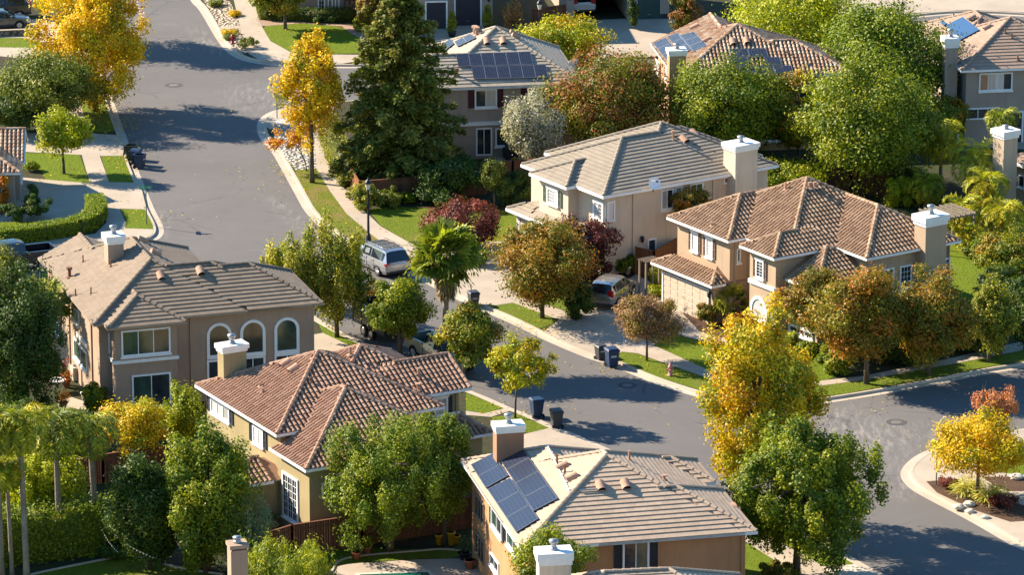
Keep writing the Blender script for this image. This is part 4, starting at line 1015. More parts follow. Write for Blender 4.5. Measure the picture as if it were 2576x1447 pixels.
h.door('W', -.7, 4.4, 8.4, .15, 2.3, GARAGE, 'garage_door', panels=(5, 4)); h.spout('S', .4, h.at_y(1592, 520, .4).x, .3, 5.4); h.spout('S', .4, h.at_y(1793, 470, .4).x, 1, 5.4)
p_ = h.at_y(1647, 461, -.55); h.dish(p_, .42, (-.15, -.85, .5)); h.lamp('S', .4, h.at_y(1613, 600, .4).x, h.at_y(1613, 602, .4).z)
a_ = h.at_y(1866, 420, -.05).x; z_ = h.at_y(1866, 357, .1).z; h.chimney(a_, .1, 1.75, 1.3, 0, z_, cap=.12, caph=.45, flue=.4)
h.pipe(1, 'S', [(1693, 352)], .6, .07, CLAY, True); h.vent(1, 'S', [(1727, 360)]); h.vent(3, 'S', [(1752, 345)]); h.pipe(1, 'W', [(1620, 350)], .3, .05)
h.window('N', 10.4, 6, 8, 3.4, 4.8); h.window('E', 13.6, 4, 6, 3.4, 4.8); h.finish()

# --- grey house behind the conifer
h = House('house', 'grey-beige house with maroon shutters and two rows of solar panels', P(1133.8, 220.4, 5.6), 8.5, T_PALE, 'flat', S_GREY); H6 = h
h.add(-1.2, 9.25, .8, 11.4, 5.4, .55); h.add(-3.6, 6, .8, 6.6, 5.4, .55, 'x'); h.roofing(.18, .1)
h.walls([(-.8, 8.85, 1.2, 11, 0, 5.3), (-3.2, 5, 1.2, 6.2, 0, 5.3)])
h.wpx('S', 1.2, (1194, 225), (1250, 269), glasses=[GL_D, GL_C], shutter=MAROON); h.wpx('S', 1.2, (1326, 219), (1392, 260), panes=3, glasses=[GL_C, GL_B, GL_C], shutter=MAROON)
h.wpx('S', 1.2, (1197, 322), (1238, 390), sill=False); h.wpx('S', 1.2, (1246, 322), (1310, 366), panes=2); z_ = h.at_y(1210, 310, 1.2).z; h.band('S', 1.2, -3, 4.2, z_-.13, z_+.13, .16)
h.solar(0, 'S', [(1146, 138), (1334, 132), (1341, 165), (1152.3, 170.5)], 6, 1); h.solar(0, 'S', [(1185, 170.9), (1373, 165), (1379.5, 198), (1191, 202)], 6, 1)
h.solar(0, 'W', [(1145, 108), (1188, 86), (1200, 98), (1153, 121)], 2, 1); h.solar(0, 'W', [(1112, 116), (1135, 100), (1144, 113), (1122, 130)], 1, 1)
h.vent(0, 'S', [(1226, 114), (1267, 113)]); h.pipe(0, 'W', [(1194, 86), (1199, 89)], .6, .12, CLAY, True); h.pipe(0, 'S', [(1150, 190)], .5, .07, RUST, True); h.vent(0, 'E', [(1300, 92), (1305, 100)])
p_ = h.at_x(1447, 160, 9.5); h.dish(p_, .45, (-.1, -.85, .5)); h.window('N', 11, 2, 4, 3.4, 4.8); h.door('N', 11, 4.6, 8.4, .15, 2.3, GARAGE, 'garage_door', panels=(4, 4)); h.finish()

# --- orange-tan house at the upper right
h = House('house', 'orange-tan house with mixed barrel tiles behind tall garden trees', P(1704, 198, 5.6), 8, T_MIX, 'barrel', S_ORANGE); H7 = h
h.add(0, 10.3, 0, 10.3, 5.6, .48); h.add(4, 12.2, 0, 6.8, 5.6, .48, 'x'); h.add(0, 8.4, 2, 10.6, 5.6, .48, 'y', 'hg'); h.roofing()
h.walls([(.4, 9.9, .4, 9.9, 0, 5.5), (4, 11.8, .4, 6.4, 0, 5.5), (.4, 8, 4, 10.2, 0, 5.5)])
h.wpx('W', .4, (1650, 146), (1660, 188), panes=1, glass=GL_B, shutter=BRICKRED); h.wpx('W', .4, (1675, 172), (1683, 208), panes=1, glass=GL_B, shutter=BRICKRED)
h.window('S', .4, 5, 7, 3.4, 4.8); h.window('S', .4, 8.6, 10.6, 3.4, 4.8); h.window('S', .4, 1.4, 3, 3.4, 4.8); h.window('S', .4, 6, 8.6, .8, 2.3); h.window('S', .4, 1.2, 3, .3, 2.3, sill=False)
c_ = h.at_z(1702, 122, 7.7); h.chimney(c_.x, c_.y, 1.15, 1.0, 0, 7.7, cap=.1, caph=.4, flue=.35)
h.solar(0, 'W', [(1644, 112), (1677, 97), (1712, 141), (1680, 157)], 1, 3); h.solar(0, 'W', [(1681, 96), (1706, 85), (1744, 126), (1716, 140)], 1, 3); h.solar(0, 'W', [(1710, 92), (1748, 83), (1781, 117), (1746, 134)], 1, 3)
h.solar(0, 'S', [(1834, 126), (1926, 125), (1933, 145), (1838, 147)], 2, 1); h.solar(0, 'S', [(1838, 148), (1960, 146), (1967, 166), (1844, 168)], 3, 1, skip=((1, 0),)); h.solar(0, 'S', [(1850, 169), (1990, 167), (1997, 187), (1856, 189)], 3, 1)
h.vent(0, 'W', [(1738, 75), (1768, 108)]); h.vent(0, 'S', [(1845, 115), (1880, 112)]); h.finish()

# --- rosy roofed house in the top right corner
h = House('house', 'grey stucco house with rosy roof and pool heating panels tinted as reflected sky', P(2559.5, 172.8, 5.6), 9, T_ROSE, 'flat', S_GREY); H8 = h
h.add(-3.9, 5.3, .2, 9.4, 5.6, .55); h.add(-3.9, 3.0, 5, 13.8, 5.6, .5, 'y'); h.roofing()
h.walls([(-3.5, 4.9, .6, 9, 0, 5.5), (-3.5, 2.6, 6, 13.4, 0, 5.5)])
POOLP = m_plain('sky_tinted_heating_panel', (.03, .075, .17), .3, .4)  # the blue is sky reflection painted into the panel colour
h.wpx('S', .6, (2463, 184), (2546, 226), panes=4, glasses=[GL_D, GL_C, GL_B, GL_D]); h.wpx('S', .6, (2432, 272), (2512, 298), panes=3, sill=False); h.door('S', .6, h.at_y(2544, 300, .6).x, h.at_y(2570, 300, .6).x, .15, 2.3, BLACKM, panels=(1, 2))
h.solar(0, 'W', [(2382, 66), (2424, 45), (2467, 78), (2407, 110)], 1, 1, grid=None, mat=POOLP, line=POOLP); h.solar(0, 'W', [(2366, 58), (2374, 54), (2384, 62), (2376, 68)], 1, 1, grid=None, mat=POOLP, line=POOLP)
c_ = h.at_z(2391, 92, 7.6); h.chimney(c_.x, c_.y, .9, .9, 0, 7.6, cap=.12, caph=.7, flue=.55)
h.vent(0, 'W', [(2437, 52), (2476, 76)], T_ROSE); h.pipe(0, 'W', [(2462, 62)], .5, .08, CLAY); h.pipe(0, 'S', [(2528, 82), (2545, 95), (2560, 150)], .35, .06); h.finish()

# --- right edge house with the tan chimney
h = House('house', 'sandy house at the right edge with a tall capped chimney', P(2539, 402, 3.2), 33, T_ROSE, 'flat', m_stucco('sandy_stucco', (.5, .38, .27)))
h.add(0, 8, -8, .6, 3.2, .35); h.roofing(.2, .1); h.walls([(.45, 7.5, -7.6, .2, 0, 3.1)]); c_ = h.at_z(2530, 324, 5.9); h.chimney(c_.x, c_.y, 1.15, 1.15, 0, 5.9, cap=.14, caph=.55, flue=.25)
h.window('W', .45, -5, -3.6, .9, 2.2); h.window('W', .45, -1.2, -.5, 1.4, 2.3, panes=1); h.window('S', -7.6, 2, 4, .9, 2.2); h.finish()

# --- garage with barrel tiles at the left edge
h = House('house', 'single-storey house with barrel tiles cut by the left edge', P(62.6, 407, 2.9), 4, T_MIX, 'barrel', S_GREY)
h.add(-12, 0, 0, 6, 2.9, .5, 'x', 'hg'); h.add(-8, -.3, -2.7, 4, 2.9, .5, 'y'); h.roofing(.15, .08); h.walls([(-11.6, -.4, .4, 5.6, 0, 2.8), (-7.6, -.7, -2.3, 3, 0, 2.8)])
h.door('S', -2.3, -5.6, -1.6, .15, 2.3, GARAGE, 'garage_door', panels=(4, 4)); h.window('E', -.4, 2, 3.6, .9, 2.2); h.finish()

# --- houses along the top edge
h = House('house', 'house with white windows and a stone pillar above a curved lawn', P(742, 44, .15), 7, T_BUFF, 'flat', S_GREY)
h.add(-.6, 12, -.5, 9.6, 5.9, .45); h.roofing(); h.walls([(0, 11.4, 0, 9, 0, 5.8)])
for u0, u1 in ((799, 818), (824, 837), (842, 854)): h.wpx('S', 0, (u0, -12), (u1, 24), panes=1, grid=(2, 3), sill=False)
a0, a1 = h.at_y(867, 20, -.3).x, h.at_y(899, 20, -.3).x; m = MB(); m.box(a0, a1, -.35, 0, 0, 3.4); m.build('stone_pillar', m_rocks('pillar_stone', (.28, .19, .13), (.38, .27, .19)), h.root)
h.door('S', 0, h.at_y(901, 30, 0).x+.1, h.at_y(914, 30, 0).x+.3, .15, 2.3, BROWN_TRIM, panels=(2, 3)); h.window('S', 0, 1, 2.6, 3.6, 5); h.window('S', 0, 7, 9, 3.6, 5); h.finish()
h = House('house', 'cream-grey house with two dark garage doors at the top', P(1060, 73, .15), 6, T_BUFF, 'flat', S_GREY)
h.add(-4, 6.3, -.5, 9, 7.0, .45); h.roofing(); h.walls([(-3.6, 2.0, 0, 8.5, 0, 6.9), (1.5, 5.6, .9, 8.4, 0, 6.9)])  # eave out of view, set high to throw shade on the driveway
a0, a1 = h.at_y(1073, 60, 0).x, h.at_y(1122, 60, 0).x; h.door('S', 0, a0, a1, .15, 2.25, GAR_DK, 'garage_door', panels=(4, 4)); a0, a1 = h.at_y(1146, 50, .9).x, h.at_y(1208, 50, .9).x; h.door('S', .9, a0, a1, .15, 2.5, GAR_DK, 'garage_door', panels=(4, 4))
h.window('S', 0, -2.8, -1.2, 3.5, 4.9); h.window('S', .9, 2.8, 4.6, 3.6, 4.9); h.lamp('S', .9, 5.3, 2.2); h.finish()
h = House('house', 'beige house with an open garage showing a white car', P(1425, 55, .15), 8.5, T_BUFF, 'flat', S_GREY); HG = h
W_ = h.at_y(1684, 45, 0).x; xa, xb, xc, xd = [h.at_y(u, 40, 0).x for u in (1444, 1578, 1604, 1661)]
h.add(-.5, W_+.5, -.5, 9, 7.6, .45); h.roofing()  # unseen upper storey and roof raised so their shadow covers the driveway
h.walls([(0, xa, 0, .5, 0, 2.9), (0, .25, .5, 8.5, 0, 2.9), (xb, xc, 0, .5, 0, 2.9), (xd, W_, 0, .5, 0, 2.9), (W_-.25, W_, .5, 8.5, 0, 2.9), (.2, W_-.2, 8.2, 8.5, 0, 2.9), (xb, xb+.3, .5, 8.2, 0, 2.9), (0, W_, 0, 8.5, 2.4, 7.5)])
h.door('S', .1, xc, xd, .15, 2.35, GAR_GR, 'garage_door', panels=(3, 4)); h.lamp('S', 0, xa*.5, 2.1); h.lamp('S', 0, (xd+W_)/2, 2.2); h.window('S', 0, 1.5, 3.5, 3.6, 4.9); h.window('S', 0, 4.6, 6.4, 3.6, 4.9)
m = MB(); m.box(0, xa, -.03, 0, .0, .55); m.build('base_band', CHARC, h.root); m = MB(); m.box(xd, W_, -.03, 0, 0, .55); m.build('base_band', CHARC, h.root); h.finish()

# --- houses below the frame, of which only roofs and chimneys reach into the picture
p_ = P(1555, 1450, 7.6); h = House('house', 'house at the bottom edge whose ridge and white-capped chimney show', (p_.x-4.2, p_.y-4.2), 8, T_SAND, 'flat', S_TAUPE)
h.add(0, 11.5, 0, 8.4, 5.6, .476, 'x'); h.roofing(); h.walls([(.4, 11.1, .4, 8, 0, 5.5)]); h.window('W', .4, 2, 4, 3.4, 4.8); h.window('N', 8, 4, 6, 3.4, 4.8); h.window('S', .4, 3, 5, 3.4, 4.8)
c_ = h.at_z(1393, 1384, 8.6); h.chimney(c_.x, c_.y, 1.55, 1.0, 0, 8.6, S_CREAM, cap=.11, caph=.62, flue=.5); h.finish()
c_ = P(597, 1366, 6.6); h = House('house', 'house below the bottom left edge with a thin taupe chimney', (c_.x-1.5, c_.y-9.6), 16, T_BUFF, 'flat', S_TAUPE)
h.add(0, 9, 0, 8.4, 3.0, .42, 'x'); h.roofing(); h.walls([(.4, 8.6, .4, 8, 0, 2.9)]); h.window('N', 8, 3, 5, .8, 2.2); h.window('W', .4, 3, 5, .8, 2.2)
q_ = h.loc(c_); h.chimney(q_.x, q_.y, .85, .85, 0, 6.6, S_TAUPE, S_TAUPE, cap=.06, caph=.3, flue=.3, steps=False); h.finish()
# ------------------------------------------------------------------ trees
ST = 'street trees in autumn colour'
tree('golden street tree beside the upper left road with a dark straight trunk', (240, 278), (100, 366, -30, 256), 'gold', .25, 13000, 'tall', .2, 'street_tree', group=ST, K=110, rc=.8, limbs=9)
tree('slim golden street tree left of the big conifer', (785, 459), (700, 866, 84, 345), 'gold', .24, 6500, 'tall', .15, 'street_tree', group=ST, K=85, rc=.55, limbs=9)
tree('low branch of orange foliage tree behind the slim golden tree', (772, 430), (676, 770, 318, 385), 'orange', .2, 520, 'round', .05, 'young_tree', K=16, rc=.4, limbs=3)
tree('yellow-green tree at the top left above the parked cars', (205, 100), (70, 300, -230, 46), 'goldgreen', .27, 9000, 'round', .16, K=80)
tree('olive green round tree left of the golden street tree', (112, 318), (4, 228, 124, 296), 'olive', .2, 11000, 'round', .15, K=100, limbs=7)
tree('small lime yellow tree on the left front lawn', (161, 437), (85, 220, 280, 392), 'limebright', .2, 4200, 'round', .09, 'young_tree', K=55, limbs=6)
tree('orange-brown small tree at the left edge', (4, 540), (-25, 27, 420, 536), 'orange', .18, 1600, 'tall', .06, 'young_tree')
tree('green and gold tree on the curved lawn at the top', (718, 73), (636, 778, -75, 32), 'autumngreen', .24, 5000, 'round', .13, K=60)
tree('reddish tree by the stone pillar at the top', (946, 80), (900, 965, -40, 70), 'redgreen', .22, 3000, 'tall', .08)
# the conifer: whorls of drooping branches
def conifer(label, base, tip, wid, n=40000, seed=5):
    rs = np.random.RandomState(seed); b = P(base[0], base[1], G0); s = scale_at(b); pl = math.asin(CAMH/(EYE-b).length)
    Ht = (base[1]-tip)/(s*math.cos(pl)); R = wid/2/s; ob = thing('conifer', label, 'tree', b)
    pos, nrm, up, cl = [], [], [], []; t = MB(); t.tube([(0, 0, -.1), (0, 0, Ht*.5), (.05, 0, Ht*.97)], [.34, .2, .03], 8); c = 0
    for i in range(230):
        f = (i+.5)/230; z = Ht*(.06+.93*f); r = R*1.12*(1-f)**.66*(.66+.42*rs.rand())+.12; a = i*2.39996+rs.randn()*.25
        d = np.array([math.cos(a), math.sin(a), 0]); sd_ = np.array([-d[1], d[0], 0]); lift = .25-.35*(1-f)
        k = max(24, int(n*r/(R*230*.46))); tt = rs.rand(k)**.62; lat = rs.randn(k)*.20*r*(1.05-tt)+rs.randn(k)*.1
        q = d*(tt*r)[:, None]+sd_*lat[:, None]; zz = z+tt*r*lift-.14*(tt*r)**2/(r+.3)+rs.randn(k)*.13+.12
        pos.append(np.column_stack([q[:, 0], q[:, 1], zz])); nrm.append(np.tile([0, 0, 1.], (k, 1))+rs.randn(k, 3)*.65+d*.3); up.append(np.tile(d, (k, 1))*.8+sd_*np.sign(lat)[:, None]*.6+rs.randn(k, 3)*.25); cl.append(np.full(k, i))
        t.tube([(0, 0, z), tuple(d*r*.5+np.array([0, 0, z+r*.5*lift])), tuple(d*r*.9+np.array([0, 0, z+r*lift*.8-.1*r]))], [.06, .04, .015], 4, cap=False)
    pos = np.vstack(pos); k = len(pos); ok = pos[:, 2] > .1
    cl = np.concatenate(cl)
    leaf_mesh('crown', pos[ok], np.vstack(nrm)[ok], (.36*(.7+.6*rs.rand(k)))[ok], .15, pick(rs, PAL['conifer'], k, cl)[ok], ob, np.vstack(up)[ok])
    t.build('trunk', BARK, ob, True); return ob
conifer('towering dark green conifer in the middle of the upper half', (1010, 462), -45, 372)
tree('purple-leaf plum tree on the lawn above the fan palm', (1182, 625), (1080, 1250, 498, 622), 'plum', .19, 5600, 'round', .1, 'plum_tree', K=60, limbs=6)
tree('dark purple plum tree against the cream house', (1470, 702), (1388, 1552, 545, 698), 'plumdark', .19, 6000, 'round', .11, 'plum_tree', K=60, limbs=6)
tree('dusty purple-brown young tree by the tan house driveway', (1627, 908), (1550, 1706, 732, 862), 'dusty', .15, 7500, 'round', .07, 'young_tree', K=60, limbs=8)
tree('silvery grey olive tree beside the grey house patio', (1358, 436), (1248, 1428, 246, 398), 'silver', .19, 7000, 'vase', .13, 'olive_tree', K=55, limbs=9)
tree('large tree turning red on top and green below', (1545, 415), (1385, 1690, 128, 372), 'redgreen', .23, 15000, 'round', .2, K=120, limbs=8)
tree('yellow-green tree in front of the beige garage driveway', (1420, 178), (1314, 1528, 32, 176), 'goldgreen', .23, 6500, 'round', .13, K=75)
tree('green tree with yellow tips before the orange-tan house', (1822, 432), (1690, 1962, 152, 384), 'greenlime', .23, 12500, 'round', .17, K=115)
tree('big bright green tree above the tan house roof', (2170, 486), (2028, 2345, 158, 462), 'greenlime', .24, 18000, 'round', .22, K=140, limbs=7)
tree('tall dark green tree rising to the top edge on the right', (2265, 330), (2070, 2380, 4, 306), 'green', .25, 16000, 'round', .22, K=130)
tree('bright lime tree along the top right', (1985, 218), (1845, 2185, -58, 205), 'limebright', .26, 12000, 'round', .2, K=110)
tree('small green and orange tree before the rosy roofed house', (2362, 365), (2290, 2428, 234, 335), 'autumngreen', .2, 3800, 'round', .1, K=45)
tree('mixed green and amber tree between the two tall garden trees', (2008, 430), (1926, 2085, 180, 366), 'autumngreen', .22, 6000, 'round', .13, K=60)
shrub('rounded yellow shrub behind the cream house chimney', (1990, 488), (1905, 2065, 394, 484), 'lime', .18, 4200, K=45)
tree('round brown and orange street tree before the cream house', (1364, 800), (1234, 1482, 558, 762), 'autumn', .19, 13000, 'round', .13, 'street_tree', group=ST, K=110, limbs=8)
tree('drooping yellow-green birch right of the taupe house', (848, 848), (716, 934, 562, 800), 'olivegold', .2, 9000, 'weep', .13, 'birch_tree', K=100, rc=.55, limbs=8)
tree('wispy golden birch leaning at the left of the drooping one', (735, 760), (662, 770, 610, 690), 'goldgreen', .18, 1300, 'weep', .06, 'birch_tree', K=24, rc=.4)
tree('dense green street tree hiding a black trailer', (1006, 898), (932, 1072, 704, 842), 'greenlime', .2, 7500, 'round', .12, 'street_tree', group=ST, K=70)
tree('small russet tree between birch and minivan', (925, 800), (880, 968, 690, 790), 'autumn', .17, 900, 'round', .05, 'young_tree', K=22, rc=.35)
tree('green and orange street tree right of the fan palm trunk', (1166, 948), (1112, 1252, 772, 915), 'autumngreen', .2, 7000, 'round', .1, 'street_tree', group=ST, K=70)
tree('young staked yellow-orange street tree at the kerb', (1296, 1052), (1230, 1386, 846, 985), 'goldgreen', .18, 3300, 'round', .06, 'street_tree', group=ST, K=70, rc=.36, limbs=8)
tree('orange-brown street tree in front of the tan house', (2180, 966), (2062, 2262, 672, 902), 'autumn', .2, 12500, 'round', .15, 'street_tree', group=ST, K=105)
tree('golden brown tree beside the tan house white window', (2086, 897), (1966, 2140, 688, 856), 'autumn', .19, 7000, 'round', .12, K=75)
tree('amber street tree right of the orange-brown one', (2335, 943), (2240, 2446, 690, 902), 'autumn', .2, 11500, 'round', .14, 'street_tree', group=ST, K=100)
tree('narrow yellow-green street tree near the right edge', (2487, 912), (2442, 2548, 700, 882), 'olivegold', .19, 5000, 'tall', .1, 'street_tree', group=ST, K=60, rc=.45)
tree('dark tree against the right edge fence', (2580, 880), (2528, 2660, 690, 850), 'dark', .2, 5000, 'round', .13, K=50)
tree('tall golden tree in front of the road bend', (1896, 1312), (1764, 2052, 803, 1210), 'goldmix', .215, 16000, 'tall', .18, 'street_tree', group=ST, K=140, rc=.62, limbs=9)
tree('broad green street tree at the bottom right', (2003, 1446), (1838, 2206, 1078, 1395), 'greenlime', .21, 21000, 'upright', .19, 'street_tree', group=ST, K=160, rc=.58, limbs=8)
tree('small golden maple on the corner flower bed', (2458, 1252), (2358, 2572, 1032, 1208), 'gold', .17, 8500, 'round', .1, 'maple_tree', K=85, limbs=7)
tree('pinkish red shrub tree behind the golden maple', (2500, 1110), (2438, 2560, 983, 1070), 'pink', .15, 3400, 'vase', .07, 'young_tree', K=42, limbs=8)
tree('green upright pear tree between khaki and terracotta houses', (981, 1390), (828, 1150, 1048, 1338), 'green', .17, 19000, 'upright', .2, 'pear_tree', K=125, rc=.55, limbs=6)
tree('slimmer upright pear tree by the redwood fence', (1117, 1370), (1042, 1192, 1056, 1290), 'green', .17, 8500, 'upright', .13, 'pear_tree', K=70, rc=.45)
tree('leafy green tree left of the khaki house', (520, 1440), (400, 650, 1098, 1400), 'greenlime', .2, 15000, 'upright', .18, 'tree', K=120, rc=.6)
tree('very dark tree in the bottom left garden', (372, 1432), (290, 455, 1145, 1420), 'dark', .2, 10000, 'tall', .15, K=80)
tree('tall dark eucalyptus at the left edge', (52, 1042), (-50, 166, 700, 1030), 'dark', .19, 17000, 'upright', .2, 'eucalyptus_tree', K=140, rc=.6, limbs=7)
tree('golden topped tree behind the eucalyptus', (-5, 880), (-60, 62, 628, 800), 'olivegold', .19, 5000, 'weep', .13, K=60, rc=.5)
tree('grey-green weeping small tree beside the bottom chimney', (604, 1445), (532, 674, 1244, 1400), 'greygreen', .22, 7000, 'weep', .09, 'weeping_tree', K=55, rc=.5, aspect=.22)
tree('vase-shaped bare-brown small tree in the shaded garden', (1243, 522), (1205, 1278, 398, 492), 'olive', .16, 2200, 'vase', .06, 'young_tree', K=34)
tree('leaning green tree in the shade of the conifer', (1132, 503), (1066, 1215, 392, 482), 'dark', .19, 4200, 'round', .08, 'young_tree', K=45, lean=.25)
tree('purple columnar tree in the top middle', (1293, 84), (1267, 1317, -8, 69), 'dusty', .17, 2600, 'tall', .07, 'plum_tree', K=34)
tree('lime weeping tree behind the palm trunks', (92, 1345), (-20, 215, 1140, 1300), 'limebright', .2, 9500, 'weep', .12, 'weeping_tree', K=75, rc=.6)
tree('yellow-orange citrus bush below the taupe house', (332, 1180), (248, 425, 1008, 1142), 'yelloworange', .17, 6200, 'round', .09, 'citrus_tree', K=65)
tree('lime green bush right of the patio door', (462, 1132), (406, 512, 974, 1112), 'lime', .16, 4600, 'upright', .07, 'citrus_tree', K=50, rc=.42)
tree('green climbing shrub at the taupe house corner', (240, 1040), (206, 270, 962, 1038), 'greenlime', .15, 2600, 'round', .05, 'shrub', 'shrub', K=34)
tree('green shrub tree behind the white-capped chimney', (1374, 1700), (1285, 1477, 1343, 1500), 'greenlime', .16, 7000, 'round', .1, 'young_tree', K=60)
tree('lime shrub with long leaves at the bottom edge', (712, 1560), (588, 838, 1364, 1500), 'lime', .27, 5200, 'weep', .08, 'weeping_tree', K=55, rc=.55, aspect=.25)
tree('orange tinted tall shrub in the gap between cream and tan houses', (1738, 668), (1690, 1790, 476, 560), 'autumn', .16, 3200, K=36, cat='shrub', tr=.06)
# shrubs
shrub('red and green hedge-like shrub by the beige garage', (1722, 92), (1688, 1758, -15, 88), 'redgreen', .18, 3600, K=40)
shrub('dark clipped column shrub between the garage doors', (1591, 72), (1577, 1606, -2, 68), 'dark', .15, 1800, shape='tall', K=24)
shrub('trimmed round bush by the barrel tile garage', (81, 430), (63, 99, 405, 430), 'hedge', .12, 1100, K=16)
shrub('dark ball topiary on a stem by the left garage', (80, 528), (68, 94, 463, 505), 'dark', .13, 1100, trunk=True, tr=.05, K=16)
shrub('dark rose bush in the driveway bed at left', (95, 552), (55, 126, 492, 552), 'dark', .14, 2200, K=26)
shrub('low dark bush at the left garage wall', (40, 560), (8, 66, 508, 558), 'dark', .14, 1600, K=20)
shrub('flowering bush with red blooms by the brick path', (906, 78), (888, 926, 48, 80), 'greenlime', .15, 1400, K=18)
shrub('box-shaped green shrub beside the street lamp', (912, 528), (885, 945, 455, 528), 'olivegold', .15, 3200, K=34)
shrub('low spreading bush right of the box-shaped shrub', (968, 520), (938, 1010, 472, 522), 'olive', .15, 2400, K=28)
shrub('leafy fern-like bush under the conifer', (1000, 512), (968, 1042, 478, 516), 'greenlime', .15, 1800, K=24)
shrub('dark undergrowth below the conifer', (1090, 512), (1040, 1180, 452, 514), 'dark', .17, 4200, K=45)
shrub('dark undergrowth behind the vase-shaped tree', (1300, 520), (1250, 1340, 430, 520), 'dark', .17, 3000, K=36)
shrub('round green bush at the driveway beside the palm', (1200, 668), (1180, 1226, 625, 668), 'green', .14, 1900, K=22)
shrub('green bush in a white pot by the cream house wall', (1563, 690), (1545, 1585, 648, 684), 'green', .14, 1300, K=18)
shrub('tall potted shrub by the redwood gate', (1588, 684), (1574, 1606, 640, 682), 'green', .14, 1200, K=16)
shrub('dark hedge shrub left of the parked crossover', (1460, 800), (1415, 1490, 700, 800), 'dark', .16, 4200, K=40)
shrub('green climbing vine on the arbour by the garage', (1650, 725), (1632, 1668, 668, 728), 'lime', .14, 1700, shape='tall', K=22)
shrub('yellow-green bush below the arbour', (1652, 746), (1630, 1676, 712, 748), 'limebright', .13, 1200, K=16)
shrub('green and red nandina bush left of the small palm', (1776, 815), (1752, 1804, 752, 818), 'redgreen', .14, 2600, K=28)
shrub('bright red-orange nandina bush beside the entry', (1846, 828), (1822, 1874, 784, 830), 'redshrub', .14, 2000, K=24)
shrub('green bush under the tan house window', (1998, 880), (1976, 2020, 838, 882), 'lime', .14, 1500, K=20)
shrub('low fern bush right of the front lawn', (2030, 895), (2002, 2062, 858, 898), 'greenlime', .15, 1900, K=24)
shrub('leafy pale hydrangea at the sidewalk bend', (2100, 938), (2058, 2146, 872, 940), 'greenlime', .17, 3000, K=36)
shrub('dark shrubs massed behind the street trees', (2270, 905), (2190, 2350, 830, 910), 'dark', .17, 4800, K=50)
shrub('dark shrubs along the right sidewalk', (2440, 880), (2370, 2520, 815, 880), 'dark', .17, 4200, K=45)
shrub('orange-green mixed shrub at the right edge', (2530, 705), (2455, 2610, 575, 706), 'autumngreen', .18, 6000, K=60)
shrub('yellow flowering bush right of the chimney lawn', (2432, 640), (2398, 2472, 560, 642), 'goldgreen', .15, 2600, K=30)
shrub('clipped green ball in the right back garden', (2442, 650), (2420, 2468, 604, 650), 'olive', .13, 1500, K=18)
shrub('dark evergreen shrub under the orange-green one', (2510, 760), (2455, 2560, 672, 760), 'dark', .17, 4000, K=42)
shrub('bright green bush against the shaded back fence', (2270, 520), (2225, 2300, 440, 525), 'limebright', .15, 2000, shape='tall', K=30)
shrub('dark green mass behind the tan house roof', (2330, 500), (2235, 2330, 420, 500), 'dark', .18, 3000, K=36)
shrub('dark shrub row behind the redwood fence', (640, 1330), (560, 700, 1330, 1400), 'greygreen', .17, 2500, K=30)
shrub('dark garden bush below the clipped hedge', (300, 1400), (252, 330, 1365, 1405), 'dark', .16, 2200, K=26)
shrub('green foliage at the lower left behind the patio', (150, 1130), (90, 240, 1030, 1120), 'dark', .17, 4500, K=45)
shrub('yellow rose bush on the grey house terrace', (1302, 430), (1278, 1326, 402, 430), 'yelloworange', .12, 1200, K=16)
shrub('purple aster clump at the corner flower bed', (2385, 1225), (2362, 2412, 1198, 1226), 'plum', .12, 900, K=14)
shrub('purple aster clump beside the paving stones', (2520, 1275), (2492, 2556, 1240, 1276), 'plum', .12, 1100, K=16)
shrub('dark groundcover shrub in front of the top windows', (800, 46), (760, 888, 22, 48), 'dark', .16, 3000, K=40)
shrub('clipped hedge shrub at the top beside the sidewalk', (665, 48), (650, 705, 18, 50), 'dark', .15, 2000, K=24)
shrub('dark hedge shrub right of the beige house driveway', (1720, 130), (1690, 1790, 60, 132), 'dark', .17, 3500, K=38)
shrub('lower right dark garden bush at the frame edge', (1960, 1452), (1925, 2010, 1412, 1460), 'redgreen', .14, 2000, K=26)
for i, (bx, bo, pl_, lb) in enumerate([((590, 40), (574, 606, 32, 48), 'gold', 'yellow groundcover mound uppermost in the tan rocks'), ((570, 85), (556, 600, 72, 92), 'gold', 'yellow groundcover mound left of the red hydrant'), ((625, 120), (600, 650, 96, 128), 'olive', 'grey-green juniper mound at the road corner'), ((548, 15), (524, 566, -2, 20), 'olive', 'juniper mound at the very top of the rock bed'), ((573, 98), (560, 592, 88, 102), 'olive', 'small juniper mound beside the red hydrant')]):
    shrub(lb, bx, bo, pl_, .11, 900, group='mounds in the tan rock bed', K=14)
shrub('dark evergreen mass behind the olive tree at the left edge', (35, 335), (-30, 110, 225, 335), 'dark', .2, 6000, K=60)
shrub('dark leafy bushes at the left of the taupe house garden', (60, 1130), (-40, 120, 1000, 1130), 'dark', .18, 5000, K=50)
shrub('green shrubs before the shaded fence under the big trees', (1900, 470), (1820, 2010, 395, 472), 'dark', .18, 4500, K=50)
# cypress topiaries in pots
for bx, bo, lb in (((1137, 79), (1125, 1150, 33, 76), 'pointed cypress topiary left of the dark garage door'), ((1227, 63), (1214, 1240, 15, 60), 'pointed cypress topiary right of the dark garage door')):
    o = tree(lb, bx, bo, 'greenlime', .11, 2200, 'cone', .05, 'cypress_topiary', 'topiary', group='cypress topiaries by the garage doors', K=60, rc=.16, trunk=False, zbase=.55)
    m = MB(); m.lathe([(.22, -.4), (.34, -.02), (.36, .03), (.28, .03)], (0, 0, 0), 12); m.build('pot', BLACKM, o, True)

